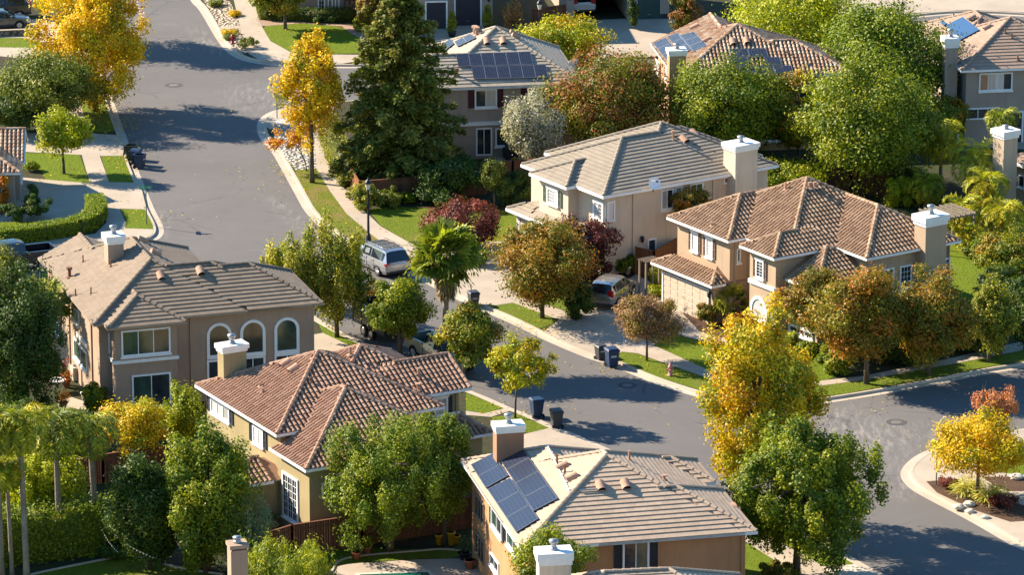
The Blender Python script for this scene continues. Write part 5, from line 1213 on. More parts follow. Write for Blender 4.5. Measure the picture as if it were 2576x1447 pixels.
# hedges: clipped boxes of leaves
def hedge(label, px, wd, ht, pal, n=4000, leaf=.12, jit=.06, name='hedge'):
    pts = [P(u, v, G0) for u, v in px]; b = pts[0]; rs = np.random.RandomState(abs(int(px[0][0]))+7); ob = thing(name, label, 'hedge', b)
    tot = sum((q-p).length for p, q in zip(pts, pts[1:])); P_, N_ = [], []; cv, cf = [], []
    for p, q in zip(pts, pts[1:]):
        d = (q-p); L = d.length; d = d.normalized(); s_ = Vector((-d.y, d.x, 0)); k = int(n*L/tot); hw = wd/2
        per = 2*ht+wd; r = rs.rand(k)*per; t = rs.rand(k)*L
        lat = np.where(r < ht, -hw, np.where(r < ht+wd, r-ht-hw, hw)); z = np.where(r < ht, r, np.where(r < ht+wd, ht, per-r))
        nn = np.stack([np.where(r < ht, -1, np.where(r < ht+wd, 0, 1)), np.where((r >= ht) & (r < ht+wd), 1, 0)], 1)
        base = np.array(p-b); D_ = np.array(d); S_ = np.array(s_)
        P_.append(base+D_*t[:, None]+S_*lat[:, None]+np.array([0, 0, 1])*z[:, None]+rs.randn(k, 3)*jit); N_.append(S_*nn[:, :1]+np.array([0, 0, 1])*nn[:, 1:]+rs.randn(k, 3)*.5)
        o = len(cv); hw2 = hw-.06
        for e in (p-b-d*hw2*.6, q-b+d*hw2*.6):
            for sg, z_ in ((-hw2, 0), (hw2, 0), (hw2, ht-.06), (-hw2, ht-.06)): cv.append(tuple(e+s_*sg+Vector((0, 0, z_))))
        cf += [tuple(o+i for i in f) for f in ((0, 1, 2, 3), (7, 6, 5, 4), (0, 4, 5, 1), (1, 5, 6, 2), (2, 6, 7, 3), (3, 7, 4, 0))]
    P_ = np.vstack(P_); N_ = np.vstack(N_); k = len(P_); cl = (rs.rand(k)*60).astype(int)
    leaf_mesh('foliage', P_, N_, leaf*(.7+.6*rs.rand(k)), leaf*.6, pick(rs, PAL[pal], k, cl), ob, None, (cv, cf, tuple(np.array(PAL[pal][-1][0])*.9)))
    return ob
hedge('clipped bright green L-shaped hedge around the left lawn', [(-40, 618), (110, 601), (190, 588), (232, 570), (248, 545), (236, 524)], 1.15, 1.0, 'hedge', 15000, .1, .05)
hedge('tall shaggy hedge behind the palms at the bottom left', [(-60, 1420), (100, 1402), (330, 1372)], 1.8, 2.6, 'green', 16000, .16, .2)
hedge('green hedge between sidewalk and conifer', [(822, 350), (848, 415), (882, 470)], 1.1, 1.9, 'olivegold', 7000, .14, .12)
hedge('dark hedge along the top lawn beside the sidewalk', [(650, -20), (668, 48)], .8, 1.4, 'green', 2600, .13, .1)
hedge('clipped dark hedge under the top windows', [(690, 48), (780, 52), (880, 50)], .9, .9, 'dark', 3600, .13, .1)

# ------------------------------------------------------------------ palms
def palm(label, base, head, kind='queen', pal='palm', n=18, fl=2.6, tr=.16, seed=1, group=None, skirt=True, name=None):
    rs = np.random.RandomState(seed+abs(int(base[0]))); b = P(base[0], base[1], G0); s = scale_at(b); pl = math.asin(CAMH/(EYE-b).length)
    h = max(.5, (base[1]-head[1])/(s*math.cos(pl))); xo = (head[0]-base[0])/s; ob = thing(name or ('fan_palm' if kind == 'fan' else 'queen_palm'), label, 'palm', b, 0, group)
    t = MB(); N = 14; pts = [(xo*(i/N)**1.4, 0, h*i/N-.08) for i in range(N+1)]
    t.tube(pts, [tr*(1.25 if i == 0 else 1.0-.22*i/N+(.05 if i % 2 else 0)) for i in range(N+1)], 9)
    if kind == 'queen' and h > 2: t.tube([(xo, 0, h-1.0), (xo, 0, h-.2), (xo, 0, h+.35)], [tr*.95, tr*1.25, tr*.5], 8)
    t.build('trunk', BARK_PALM, ob, True)
    pos, nrm, up, L, W, cl = [], [], [], [], [], []; top = np.array([xo, 0, h]); Z = np.array([0, 0, 1.])
    def put(p, nn, u_, l, w_, c): pos.append(p); nrm.append(nn); up.append(u_); L.append(l); W.append(w_); cl.append(c)
    for i in range(n):
        a = i*2.39996+rs.randn()*.2; el = rad(82-115*(i/n)+rs.randn()*8); d = np.array([math.cos(a), math.sin(a), 0]); sd_ = np.array([-d[1], d[0], 0])
        if kind == 'queen':
            ln = fl*(.85+.3*rs.rand()); p = top.copy(); e = el; S = 22
            for k in range(S):
                dv = d*math.cos(e)+Z*math.sin(e); p = p+dv*ln/S; e -= rad(5.4+1.8*k/S*3)*(.8+.3*rs.rand()); f = k/S
                ll = .62*math.sin(math.pi*min(.97, .18+.80*f))+.12
                put(p-dv*ln/S*.5, Z+rs.randn(3)*.3, dv, ln/S*1.5, .045, i)
                for sg in (-1, 1):
                    for _ in range(2):
                        u_ = sd_*sg*(.75+.3*rs.rand())+dv*.6-Z*(.1+.45*rs.rand()); u_ /= np.linalg.norm(u_)
                        put(p+dv*ln/S*rs.rand()+u_*ll*.5, np.cross(u_, dv)+rs.randn(3)*.25, u_, ll*(.8+.35*rs.rand()), .065, i)
        else:
            pt = .95*fl*.42*(.8+.4*rs.rand()); dv = d*math.cos(el)+Z*math.sin(el); c0 = top+dv*pt+Z*.1; put(top+dv*pt*.5, Z, dv, pt, .05, i)
            ax = dv*.75+d*.25-Z*.18; ax /= np.linalg.norm(ax); tw = rs.randn()*.75; sd_ = sd_*math.cos(tw)+np.cross(ax, sd_)*math.sin(tw); nn = np.cross(ax, sd_); nn = nn/np.linalg.norm(nn)
            for k in range(17):
                q = (k-8)/8*rad(112); u_ = ax*math.cos(q)+sd_*math.sin(q); l = fl*.47*(1-.22*abs(k-8)/8)*(.9+.2*rs.rand())
                u2 = u_-Z*.12+nn*rs.randn()*.06; u2 /= np.linalg.norm(u2); put(c0+u2*l*.42, nn+rs.randn(3)*.12, u2, l*.9, l*.3, i)
                u3 = u_*.55-Z*.75; u3 /= np.linalg.norm(u3); put(c0+u2*l*.84+u3*l*.14, nn+rs.randn(3)*.3, u3, l*.34, l*.07, i)
    k = len(pos); cols = pick(rs, PAL[pal], k, np.array(cl))
    if kind == 'fan' and skirt:
        ks = 1000; a = rs.rand(ks)*6.283; z = h-rs.rand(ks)*fl*.85; r = tr+.10+rs.rand(ks)*.75*(1-.8*(h-z)/(fl*.9))
        for j in range(ks):
            u_ = np.array([math.cos(a[j])*.35, math.sin(a[j])*.35, -1.]); put(np.array([xo*.9+math.cos(a[j])*r[j], math.sin(a[j])*r[j], z[j]]), np.array([math.cos(a[j]), math.sin(a[j]), .2])+rs.randn(3)*.4, u_/np.linalg.norm(u_), .7, .09, 0)
        cols = np.vstack([cols, np.array([.30, .215, .11])*(.7+.6*rs.rand(ks, 1))])
    leaf_mesh('crown', np.array(pos), np.array(nrm), np.array(L), np.array(W), cols, ob, np.array(up)); return ob
palm('tall fan palm with a brown skirt in the middle of the picture', (1120, 912), (1124, 652), 'fan', 'palm', 46, 2.9, .2)
palm('dark fan palm beside the taupe house wall', (112, 960), (112, 772), 'fan', 'fan', 26, 2.3, .15, skirt=False)
palm('small fan palm by the tan house entry', (1845, 812), (1842, 772), 'fan', 'fan', 18, 1.8, .12, skirt=False)
QP = 'queen palms in a row at the bottom left'
for bs, hd, pl_, fl_, lb in (((4, 1452), (2, 1076), 'palm', 2.3, 'queen palm trunk cut by the left edge'), ((30, 1448), (24, 1185), 'palmgold', 1.3, 'shortest queen palm with yellowish fronds'), ((67, 1452), (60, 1068), 'palmgold', 2.3, 'queen palm with golden fronds second from left edge'),
                             ((151, 1406), (148, 1074), 'palm', 2.3, 'queen palm with green fronds before the hedge'), ((243, 1385), (232, 1078), 'palm', 2.3, 'queen palm with a frayed bulging crownshaft')):
    palm(lb, bs, hd, 'queen', pl_, 20, fl_, .17 if bs[0] != 30 else .12, group=QP)
RP = 'queen palms in the right back garden'
for bs, hd, pl_, fl_, lb in (((2366, 470), (2364, 345), 'palmgold', 2.6, 'upper left queen palm of the back garden'), ((2452, 520), (2452, 398), 'palmgold', 2.8, 'central queen palm with glowing fronds'), ((2326, 520), (2324, 462), 'palmgold', 1.9, 'low queen palm with yellow-brown fronds'),
                             ((2480, 560), (2482, 462), 'palmgold', 2.2, 'queen palm leaning to the sandy chimney'), ((2420, 600), (2418, 530), 'palmgold', 2.1, 'low queen palm above the chimney cap'), ((2522, 610), (2520, 535), 'palmgold', 2.2, 'queen palm at the right frame edge'), ((2520, 470), (2515, 300), 'palm', 1.6, 'slender queen palm before the shaded patio')):
    palm(lb, bs, hd, 'queen', pl_, 20, fl_, .13, group=RP)
# ornamental grasses
def grass_tuft(label, base, r, pal='straw', n=260, group=None):
    rs = np.random.RandomState(int(base[0]+base[1])); b = P(base[0], base[1], G0); ob = thing('grass_tuft', label, 'grass tuft', b, 0, group)
    a = rs.rand(n)*6.283; e = rs.rand(n)*1.2+.25; l = r*(.7+.5*rs.rand(n)); d = np.stack([np.cos(a)*np.cos(e), np.sin(a)*np.cos(e), np.sin(e)], 1)
    p1 = d*l[:, None]*.5; d2 = d-np.array([0, 0, .9]); d2 /= np.linalg.norm(d2, axis=1, keepdims=True)
    pos = np.vstack([p1, d*l[:, None]+d2*l[:, None]*.25]); up = np.vstack([d, d2]); L = np.concatenate([l, l*.6]); c = np.tile(pick(rs, PAL[pal], n, np.zeros(n, int)), (2, 1))
    leaf_mesh('blades', pos, rs.randn(2*n, 3)*.4+np.array([0, 0, 1.]), L, .05, c, ob, up)
GT = 'pale grass tufts in the corner flower bed'
for bs, lb in (((2428, 1247), 'pale grass tuft left of the golden maple trunk'), ((2446, 1238), 'pale grass tuft just behind the maple trunk'), ((2482, 1262), 'pale grass tuft below the maple trunk'), ((2504, 1255), 'pale grass tuft right of the maple trunk')): grass_tuft(lb, bs, .72, group=GT)
# leaves blown along the gutters and under the trees
rs = np.random.RandomState(3); pp = []
for u0, v0, n_, sx, sy in ((268, 300, 120, .8, 5), (300, 330, 160, 1.0, 3), (770, 440, 90, 2.5, 3), (330, 400, 90, .6, 3), (720, 430, 30, .6, 5), (1340, 830, 80, 3, 1), (1620, 935, 60, 3, 1), (1300, 1045, 60, 2, 1.5), (900, 640, 60, .8, 4), (2000, 1040, 90, 4, 3), (1890, 1290, 90, 3, 3), (500, 300, 12, 8, 14), (1500, 1000, 12, 8, 10), (160, 445, 60, 3, 3), (330, 540, 50, 2, 2), (320, 1170, 120, 3, 3), (700, 60, 50, 3, 3)):
    c = P(u0, v0, 0); pp.append(np.column_stack([c.x+rs.randn(n_)*sx, c.y+rs.randn(n_)*sy, np.full(n_, .175)+rs.rand(n_)*.02]))
pp = np.vstack(pp); k = len(pp)
tag(leaf_mesh('fallen_leaves', pp, rs.randn(k, 3)*.25+np.array([0, 0, 1.]), .13+.1*rs.rand(k), .10, pick(rs, PAL['yelloworange'], k, np.arange(k) % 40), None), 'small yellow and brown leaves scattered on lawns and gutters', 'leaves', kind='stuff')
# ------------------------------------------------------------------ vehicles (x forward, y left)
SHAPES = dict(
 van=dict(L=5.15, wb=(-1.5, 1.6), r=.36, sec=[(-2.58, .50, .84, .88, .80, .74), (-2.52, .32, 1.00, 1.05, .96, .86), (-2.18, .25, 1.07, 1.70, .99, .70), (-1.85, .22, 1.08, 1.77, 1.0, .74), (-.6, .2, 1.06, 1.79, 1.0, .76), (.45, .2, 1.03, 1.73, 1.0, .73), (1.42, .22, 1.0, 1.09, .99, .84), (2.15, .28, .88, .96, .95, .80), (2.47, .3, .70, .78, .86, .70), (2.58, .42, .60, .64, .72, .6)], glass=(2, 6), ws=(5, 6), rw=(1, 2)),
 suv=dict(L=4.6, wb=(-1.32, 1.36), r=.36, sec=[(-2.28, .52, .86, .90, .78, .72), (-2.22, .36, 1.02, 1.08, .92, .80), (-1.78, .3, 1.08, 1.60, .94, .64), (-1.4, .27, 1.08, 1.68, .95, .68), (-.4, .25, 1.05, 1.70, .95, .70), (.35, .25, 1.03, 1.64, .95, .68), (1.18, .27, 1.01, 1.10, .93, .78), (1.85, .32, .90, .98, .9, .74), (2.2, .36, .72, .80, .82, .66), (2.3, .45, .62, .66, .68, .55)], glass=(2, 6), ws=(5, 6), rw=(1, 2)),
 sedan=dict(L=4.6, wb=(-1.3, 1.38), r=.33, sec=[(-2.3, .5, .74, .78, .74, .68), (-2.2, .32, .90, .95, .88, .74), (-1.55, .24, .94, 1.02, .9, .74), (-1.0, .22, .94, 1.36, .9, .60), (-.3, .2, .92, 1.45, .9, .64), (.3, .2, .91, 1.40, .9, .62), (1.1, .22, .89, .97, .89, .74), (1.8, .28, .78, .86, .86, .7), (2.2, .32, .62, .70, .78, .62), (2.3, .42, .54, .58, .64, .52)], glass=(3, 6), ws=(5, 6), rw=(2, 3)),
 cab=dict(L=5.6, wb=(-1.75, 1.85), r=.41, sec=[(-.72, .55, 1.18, 1.24, .93, .82), (-.66, .45, 1.22, 1.86, .95, .68), (-.3, .42, 1.22, 1.93, .96, .70), (.5, .42, 1.2, 1.92, .96, .70), (.85, .42, 1.18, 1.86, .96, .68), (1.5, .42, 1.16, 1.26, .95, .82), (2.3, .46, 1.08, 1.17, .93, .8), (2.7, .5, .9, 1.0, .88, .74), (2.82, .55, .76, .82, .76, .64)], glass=(1, 5), ws=(4, 5), rw=(0, 1)),
)

def vehicle(name, label, cat, kind, loc, rz, paint, group=None, rack=False, low=None, plate=None):
    S = SHAPES[kind]; ob = thing(name, label, cat, loc, rz, group); sec = S['sec']; rings = []
    for x, zb, zt, zr, w, wr in sec:
        half = [(w*.86, zb), (w*.97, zb+(zt-zb)*.28), (w, zb+(zt-zb)*.66), (w*.965, zt), (wr, zr-.055 if zr-zt > .2 else (zt+zr)/2+.0), (wr*.72, zr), (wr*.3, zr+.012)]
        rings.append([Vector((x, -y, z)) for y, z in half]+[Vector((x, y, z)) for y, z in half[::-1]])
    n = len(rings[0]); body, gl = MB(), {}
    def quadinfo(i, j): return [rings[i][j], rings[i+1][j], rings[i+1][(j+1) % n], rings[i][(j+1) % n]]
    g0, g1 = S['glass']
    for i in range(len(rings)-1):
        for j in range(n):
            q = quadinfo(i, j); key = None
            if j in (3, n-5) and g0 <= i < g1: key = 'side_window'
            if i == S['ws'][0] and 4 <= j <= n-6: key = 'windscreen'
            if i == S['rw'][0] and 4 <= j <= n-6: key = 'rear_window'
            body.quad(*q)
            if key:
                c = sum(q, Vector())/4; nn = (q[1]-q[0]).cross(q[3]-q[0]).normalized()
                if nn.dot(c-Vector((c.x*.6, 0, .8))) < 0: nn = -nn
                k = key if key != 'side_window' else ('side_window', j)
                f = .94 if key == 'side_window' else .985
                fx = f if key != 'side_window' else .96
                q2 = [c+(p-c)*fx+nn*.008 for p in q]
                if key == 'side_window':
                    a, b_, c_, d_ = q; lo, hi = (a, b_), (d_, c_)
                    if j != 3: lo, hi = (d_, c_), (a, b_)
                    q2 = [lo[0].lerp(hi[0], .06)+nn*.008, lo[1].lerp(hi[1], .06)+nn*.008, lo[1].lerp(hi[1], .88)+nn*.008, lo[0].lerp(hi[0], .88)+nn*.008]
                    ins = .035 if i > g0 else .09
                    q2 = [q2[0].lerp(q2[1], ins), q2[1].lerp(q2[0], .03), q2[2].lerp(q2[3], .03), q2[3].lerp(q2[2], ins)]
                gl.setdefault(k, MB()).quad(*q2)
    body.poly(rings[0][::-1]); body.poly(rings[-1])
    o = body.build('body', paint, ob, True)
    try: o.data.set_sharp_from_angle(angle=rad(38))
    except Exception: pass
    for k, mb in gl.items(): mb.build(k if isinstance(k, str) else k[0], CAR_GL, ob)
    W = max(s[4] for s in sec)
    for x in S['wb']:
        for sg in (-1, 1):
            y = sg*(W-.11); r = S['r']; t = MB(); t.tube([(x, y-.11, r), (x, y-.09, r), (x, y+.09, r), (x, y+.11, r)], [r*.93, r, r, r*.93], 18)
            wo_ = t.build('wheel', RUBBER, ob); t = MB(); t.tube([(x, y+sg*.09, r), (x, y+sg*.118, r)], [r*.66, r*.62], 14)
            for k in range(6):
                a = k*math.pi/3; t.box(x-.02, x+.02, y+sg*.118-.004, y+sg*.118+.006, r-.02, r+.02) if k == 0 else t.tube([(x+math.cos(a)*.05, y+sg*.12, r+math.sin(a)*.05), (x+math.cos(a)*r*.58, y+sg*.115, r+math.sin(a)*r*.58)], .028, 4)
            t.build('rim', RIM, wo_)
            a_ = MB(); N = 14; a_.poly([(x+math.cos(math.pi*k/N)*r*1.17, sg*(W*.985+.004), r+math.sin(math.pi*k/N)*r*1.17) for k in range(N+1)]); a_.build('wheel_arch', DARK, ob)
    xr, xf = sec[1][0], sec[-2][0]; zt = sec[1][2]
    if kind != 'cab':
        for sg in (-1, 1):
            b = MB(); b.prism([(xr-.03, sg*W*.93), (xr-.03, sg*W*.55), (xr+.10, sg*W*.97)][::sg], zt-.16 if kind != 'suv' else zt-.1, zt+.03 if kind != 'suv' else zt+.32); b.build('tail_light', TAIL, ob)
        b = MB(); b.box(xr-.045, xr, -.26, .26, zt-.36, zt-.22); b.build('number_plate', WHITE_BR, ob)
        b = MB(); b.box(xr-.07, xr+.1, -W*.9, W*.9, sec[1][1]+.02, sec[1][1]+.14); b.build('rear_bumper', low or CHARC, ob)
    for sg in (-1, 1):
        b = MB(); zf = sec[-2][2]; b.prism([(xf+.02, sg*.52), (xf-.22, sg*.86), (xf+.02, sg*.80)][::sg], zf-.1, zf+.0); b.build('headlight', WHITE_BR, ob)
        mx = sec[S['ws'][1]][0]-.35; b = MB(); b.box(mx-.09, mx+.09, sg*(W+.02)-.1, sg*(W+.02)+.1, sec[4][2]+.0, sec[4][2]+.16); b.build('wing_mirror', paint, ob)
    b = MB(); z_ = (sec[4][1]+.02)
    for sg in (-1, 1):
        for i_, x in enumerate((S['wb'][1]-.75, S['wb'][1]-1.75, S['wb'][0]+.42)):
            if kind == 'cab' and i_ == 2: continue
            b = MB(); b.box(x, x+.014, sg*W*.99-.012, sg*W*.99+.014, z_+.15, sec[4][2]-.04); b.build('door_seam', CHARC, ob)
        for x in (S['wb'][1]-1.6, S['wb'][1]-2.5): b = MB(); b.box(x, x+.2, sg*W-.01, sg*W+.03, sec[4][2]-.2, sec[4][2]-.16); b.build('door_handle', CHARC, ob)
    if rack:
        b = MB(); zr = sec[4][3]
        for sg in (-1, 1): b.tube([(-1.9, sg*.66, zr+.0), (-1.8, sg*.66, zr+.07), (.3, sg*.66, zr+.06), (.45, sg*.66, zr-.02)], .022, 6)
        for x in (-1.6, -.9, -.2): b.tube([(x, -.66, zr+.065), (x, .66, zr+.065)], .016, 5)
        for y in (-.4, -.15, .15, .4): b.box(-1.75, .3, y-.012, y+.012, zr-.0, zr+.024)
        b.build('roof_rack', BLACKM, ob)
    return ob

def place(kind, p_rear, p_front, near):
    """wheel contact pixels of the near side -> vehicle centre and heading"""
    S = SHAPES[kind]; a, b = P(*p_rear), P(*p_front); d = (b-a); d.z = 0; d.normalize(); left = Vector((-d.y, d.x, 0)); W = max(s[4] for s in S['sec'])-.1
    c = a-d*S['wb'][0]+left*(-W if near == 'left' else W); return (c.x, c.y, 0), math.atan2(d.y, d.x)

SILVER = m_paint('silver_paint', (.44, .45, .46), .75, .25); TANP = m_paint('champagne_paint', (.58, .53, .47), .8, .22); BLUEG = m_paint('steel_blue_paint', (.10, .12, .14), .6); GREYP = m_paint('dark_grey_paint', (.075, .08, .085), .6)
GREENS = m_paint('pale_green_silver_paint', (.33, .37, .33), .6); NAVY = m_paint('black_blue_paint', (.012, .014, .022), .2, .25); WHITEP = m_paint('white_paint', (.62, .63, .65), .1)
l_, r_ = place('van', (951.6, 694.5), (898, 668), 'left'); vehicle('parked_minivan', 'silver minivan with roof rails parked at the kerb by the street lamp', 'minivan', 'van', l_, r_, SILVER, rack=True)
l_, r_ = place('suv', (1552.9, 782), (1591, 752.5), 'right'); l_ = (l_[0], l_[1], .16); vehicle('parked_crossover', 'champagne crossover car parked in the tan house driveway', 'car', 'suv', l_, r_, TANP)
l_, r_ = place('suv', (48.5, 53), (-40, 57), 'left'); vehicle('parked_crossover', 'dark grey crossover parked furthest up in the top left driveway', 'car', 'suv', (l_[0], l_[1], .16), r_, GREYP)
b_ = P(49.3, 78); d_ = (P(49.3, 78)-P(-40, 82)); r_ = math.atan2(d_.y, d_.x); l_ = b_-Vector((math.cos(r_), math.sin(r_), 0))*1.38+Vector((-math.sin(r_), math.cos(r_), 0))*.8
vehicle('parked_sedan', 'steel blue sedan nosing right in the top left driveway', 'car', 'sedan', (l_.x, l_.y, .16), r_, BLUEG)
g_ = P(1471, 42, .15); fw = HG.e2; l_ = g_+fw*2.5; vehicle('garaged_car', 'white crossover car with red tail lights inside the open garage', 'car', 'suv', (l_.x, l_.y, .16), HG.a+math.pi/2, WHITEP)

def pickup(name, label, p_rear, p_front, near, paint, z=0):
    l_, r_ = place('cab', p_rear, p_front, near); ob = vehicle(name, label, 'pickup truck', 'cab', (l_[0], l_[1], z), r_, paint)
    b = MB(); b.box(-2.72, -.74, -.94, -.82, .55, 1.3); b.box(-2.72, -.74, .82, .94, .55, 1.3); b.box(-2.72, -.74, -.83, .83, .55, .74); b.box(-.82, -.72, -.83, .83, .74, 1.29)
    b.build('cargo_bed', paint, ob); b = MB(); b.box(-2.80, -2.71, -.93, .93, .58, 1.29); b.box(-2.83, -2.8, -.35, .35, .95, 1.15); b.build('tailgate', paint, ob)
    b = MB(); b.box(-2.7, -.83, -.82, .82, .741, .76); b.build('bed_liner', DARK, ob)
    b = MB(); b.box(-2.98, -2.80, -.9, .9, .5, .66); b.build('rear_bumper', GALV, ob)
    for sg in (-1, 1):
        b = MB(); b.box(-2.82, -2.68, sg*.89-.065, sg*.89+.065, .9, 1.26); b.build('tail_light', TAIL, ob)
        b = MB(); b.box(-1.2, 1.2, sg*.97-.06, sg*.97+.06, .38, .44); b.build('side_step', GALV, ob)
    return ob
d_ = (P(1174, 985)-P(1020, 910)); d_.z = 0; d_.normalize(); a_ = P(1033, 905); a_ = a_+Vector((-d_.y, d_.x, 0))*.25; f_ = a_+d_*3.6
pickup('parked_pickup', 'pale green-silver pickup truck parked behind the red roofed house', proj(a_), proj(f_), 'right', GREENS)
pickup('parked_pickup', 'black pickup truck with sky-lit cab in the left side street', (108, 680), (22, 690), 'left', NAVY)
# black stake-sided trailer hitched behind the pickup
c_ = a_-d_*4.9+Vector((-d_.y, d_.x, 0))*.85; t_ = thing('utility_trailer', 'black high-sided trailer half hidden by the dense green tree', 'trailer', (c_.x, c_.y, 0), math.atan2(d_.y, d_.x))
b = MB(); b.box(-2.1, 1.7, -1, 1, .62, .75); b.tube([(1.7, -.7, .66), (2.9, 0, .55)], .05, 6); b.tube([(1.7, .7, .66), (2.9, 0, .55)], .05, 6); b.build('chassis', BLACKM, t_)
for y0, y1 in ((-1.0, -.94), (.94, 1.0)):
    b = MB()
    for k in range(6): b.box(-2.1, 1.7, y0, y1, .77+k*.21, .95+k*.21)
    for x in (-2.05, -1.1, -.15, .8, 1.62): b.box(x, x+.07, y0-.03, y1+.03, .7, 2.05)
    b.build('side_wall', NAVY, t_)
for x in (-2.12, 1.66):
    b = MB(); b.box(x, x+.05, -.93, .93, .77, 1.95); b.build('end_wall', NAVY, t_)
for x in (-.75, .15):
    for sg in (-1, 1):
        b = MB(); b.tube([(x, sg*.95-.1, .36), (x, sg*.95+.1, .36)], [.36, .36], 16); w_ = b.build('wheel', RUBBER, t_); b = MB(); b.tube([(x, sg*1.055, .36), (x, sg*1.07, .36)], [.2, .18], 10); b.build('rim', RIM, w_)

# ------------------------------------------------------------------ street furniture
def lamp_post(label, px, top, group=None):
    b = P(px[0], px[1], G0); s = scale_at(b); h = (px[1]-top)/(s*.96); ob = thing('street_lamp', label, 'street lamp', b, 0, group)
    m = MB(); m.lathe([(.26, 0), (.26, .12), (.20, .2), (.18, .55), (.12, .75), (.10, .8)], n=12); m.build('lamp_base', BLACKM, ob, True)
    m = MB(); m.lathe([(.085, .8), (.07, h*.55), (.055, h-.85), (.09, h-.82), (.09, h-.76)], n=10); m.box(-.09, .09, -.03, -.1, h*.55, h*.55+.35); m.build('pole', BLACKM, ob)
    m = MB(); m.lathe([(.10, h-.76), (.19, h-.36), (.17, h-.34)], n=8); m.build('lantern', m_glass_lamp, ob)
    m = MB(); m.lathe([(.24, h-.36), (.22, h-.28), (.10, h-.12), (.04, h-.08), (.03, h), (.005, h+.04)], n=10); m.build('lantern_cap', BLACKM, ob, True); return ob
m_glass_lamp = m_plain('frosted_lantern', (.62, .6, .52), .3, .5, var=.03)
LG = 'black lantern street lamps'
lamp_post('tall black lantern street lamp beside the minivan', (927, 618), 449, LG)
lamp_post('black lantern street lamp in front of the top driveway', (1357, 118), 0, LG)
lamp_post('black lantern street lamp at the top right kerb', (2268, 92), 2, LG)

def street_sign(label, px, top, text, rz, group):
    b = P(px[0], px[1], G0); s = scale_at(b); h = (px[1]-top)/(s*.96); ob = thing('street_sign', label, 'street sign', b, rz, group)
    m = MB(); m.tube([(0, 0, -.1), (0, 0, h-.02)], .035, 8); m.build('post', m_plain('sign_post', (.12, .16, .14), .5, .4, .4), ob)
    m = MB(); m.box(-.42, .42, -.012, .012, h-.24, h-.02); bl = m.build('name_plate', SIGN_G, ob)
    m = MB(); m.box(-.012, .012, -.40, .40, h-.50, h-.28); m.build('name_plate', SIGN_G, ob)
    for side in (1,):
        cu = D.curves.new('lettering', 'FONT'); cu.body = text; cu.size = .17; cu.align_x = 'CENTER'; cu.align_y = 'CENTER'; cu.extrude = .002; cu.materials.append(WHITE_BR)
        if not text: continue
        tmp = D.objects.new('tmp_text', cu); COL.objects.link(tmp); dg = bpy.context.evaluated_depsgraph_get(); me = D.meshes.new_from_object(tmp.evaluated_get(dg)); D.objects.remove(tmp)
        o = link(D.objects.new('lettering', me), bl); o.location = (0, -.016, h-.13); o.rotation_euler = (math.pi/2, 0, 0)
    return ob
SG = 'green street name signs'
street_sign('green street name sign on the left corner lawn', (369, 564), 468, 'Citrus Ct', rad(6), SG)
street_sign('green street name sign on the white rock corner', (697, 297), 208, '', rad(4), SG)
street_sign('green street name sign beside the golden corner maple', (2355, 1220), 1107, '', rad(38), SG)

def bin_(label, px, rz, mat, group, open_=False, sc=1.0):
    b = P(px[0], px[1], .0); ob = thing('wheelie_bin', label, 'wheelie bin', b, rz, group); k = sc
    m = MB(); v0 = [(-.24, -.26, .06), (.24, -.26, .06), (.24, .22, .06), (-.24, .22, .06)]; v1 = [(-.32, -.36, 1.0), (.32, -.36, 1.0), (.32, .34, 1.0), (-.32, .34, 1.0)]
    m.add([tuple(c*k for c in p) for p in v0+v1], ((3, 2, 1, 0), (0, 1, 5, 4), (1, 2, 6, 5), (2, 3, 7, 6), (3, 0, 4, 7)) if open_ else ((3, 2, 1, 0), (4, 5, 6, 7), (0, 1, 5, 4), (1, 2, 6, 5), (2, 3, 7, 6), (3, 0, 4, 7)))
    for a in ((-.34, .34, -.38, -.34), (-.34, .34, .32, .36), (-.34, -.30, -.34, .32), (.30, .34, -.34, .32)): m.box(*[c*k for c in a], .93*k, 1.0*k)
    m.box(-.16*k, .16*k, -.33*k, -.31*k, .62*k, .80*k, 1)
    m.build('bin_body', [mat, m_bin_mark], ob)
    m = MB(); L = [(-.34, -.40, 0), (.34, -.40, 0), (.34, .36, .0), (-.34, .36, .0)]
    lid = MB(); z0 = 1.005
    if open_: lid.add([(-.34*k, .36*k, z0*k), (.34*k, .36*k, z0*k), (.34*k, .46*k, .3*k), (-.34*k, .46*k, .3*k), (-.34*k, .40*k, z0*k), (.34*k, .40*k, z0*k), (.34*k, .5*k, .3*k), (-.34*k, .5*k, .3*k)], ((0, 1, 2, 3), (7, 6, 5, 4), (0, 4, 5, 1), (1, 5, 6, 2), (2, 6, 7, 3), (3, 7, 4, 0)))
    else: lid.add([(-.35*k, -.41*k, z0*k), (.35*k, -.41*k, z0*k), (.35*k, .38*k, z0*k), (-.35*k, .38*k, z0*k), (-.28*k, -.3*k, 1.1*k), (.28*k, -.3*k, 1.1*k), (.3*k, .32*k, 1.1*k), (-.3*k, .32*k, 1.1*k)], ((3, 2, 1, 0), (4, 5, 6, 7), (0, 1, 5, 4), (1, 2, 6, 5), (2, 3, 7, 6), (3, 0, 4, 7)))
    lid.build('lid', mat, ob)
    for sg in (-1, 1):
        m = MB(); m.tube([(sg*.27*k, .28*k, .12*k), (sg*.33*k, .28*k, .12*k)], [.12*k]*2, 12); m.build('wheel', RUBBER, ob)
    m = MB(); m.tube([(-.3*k, .42*k, .98*k), (.3*k, .42*k, .98*k)], .02*k, 6); m.build('handle', mat, ob); return ob
m_bin_mark = m_plain('bin_stamp', (.45, .47, .5), .6, .2)
BG = 'wheelie bins put out at the kerb'
bin_('dark green wheelie bin with open lid uppermost at the left kerb', (331, 401), rad(80), BIN_GREEN, BG, True, 1.05)
bin_('blue wheelie bin behind another blue bin at the left kerb', (342, 414), rad(75), BIN_BLUE, BG)
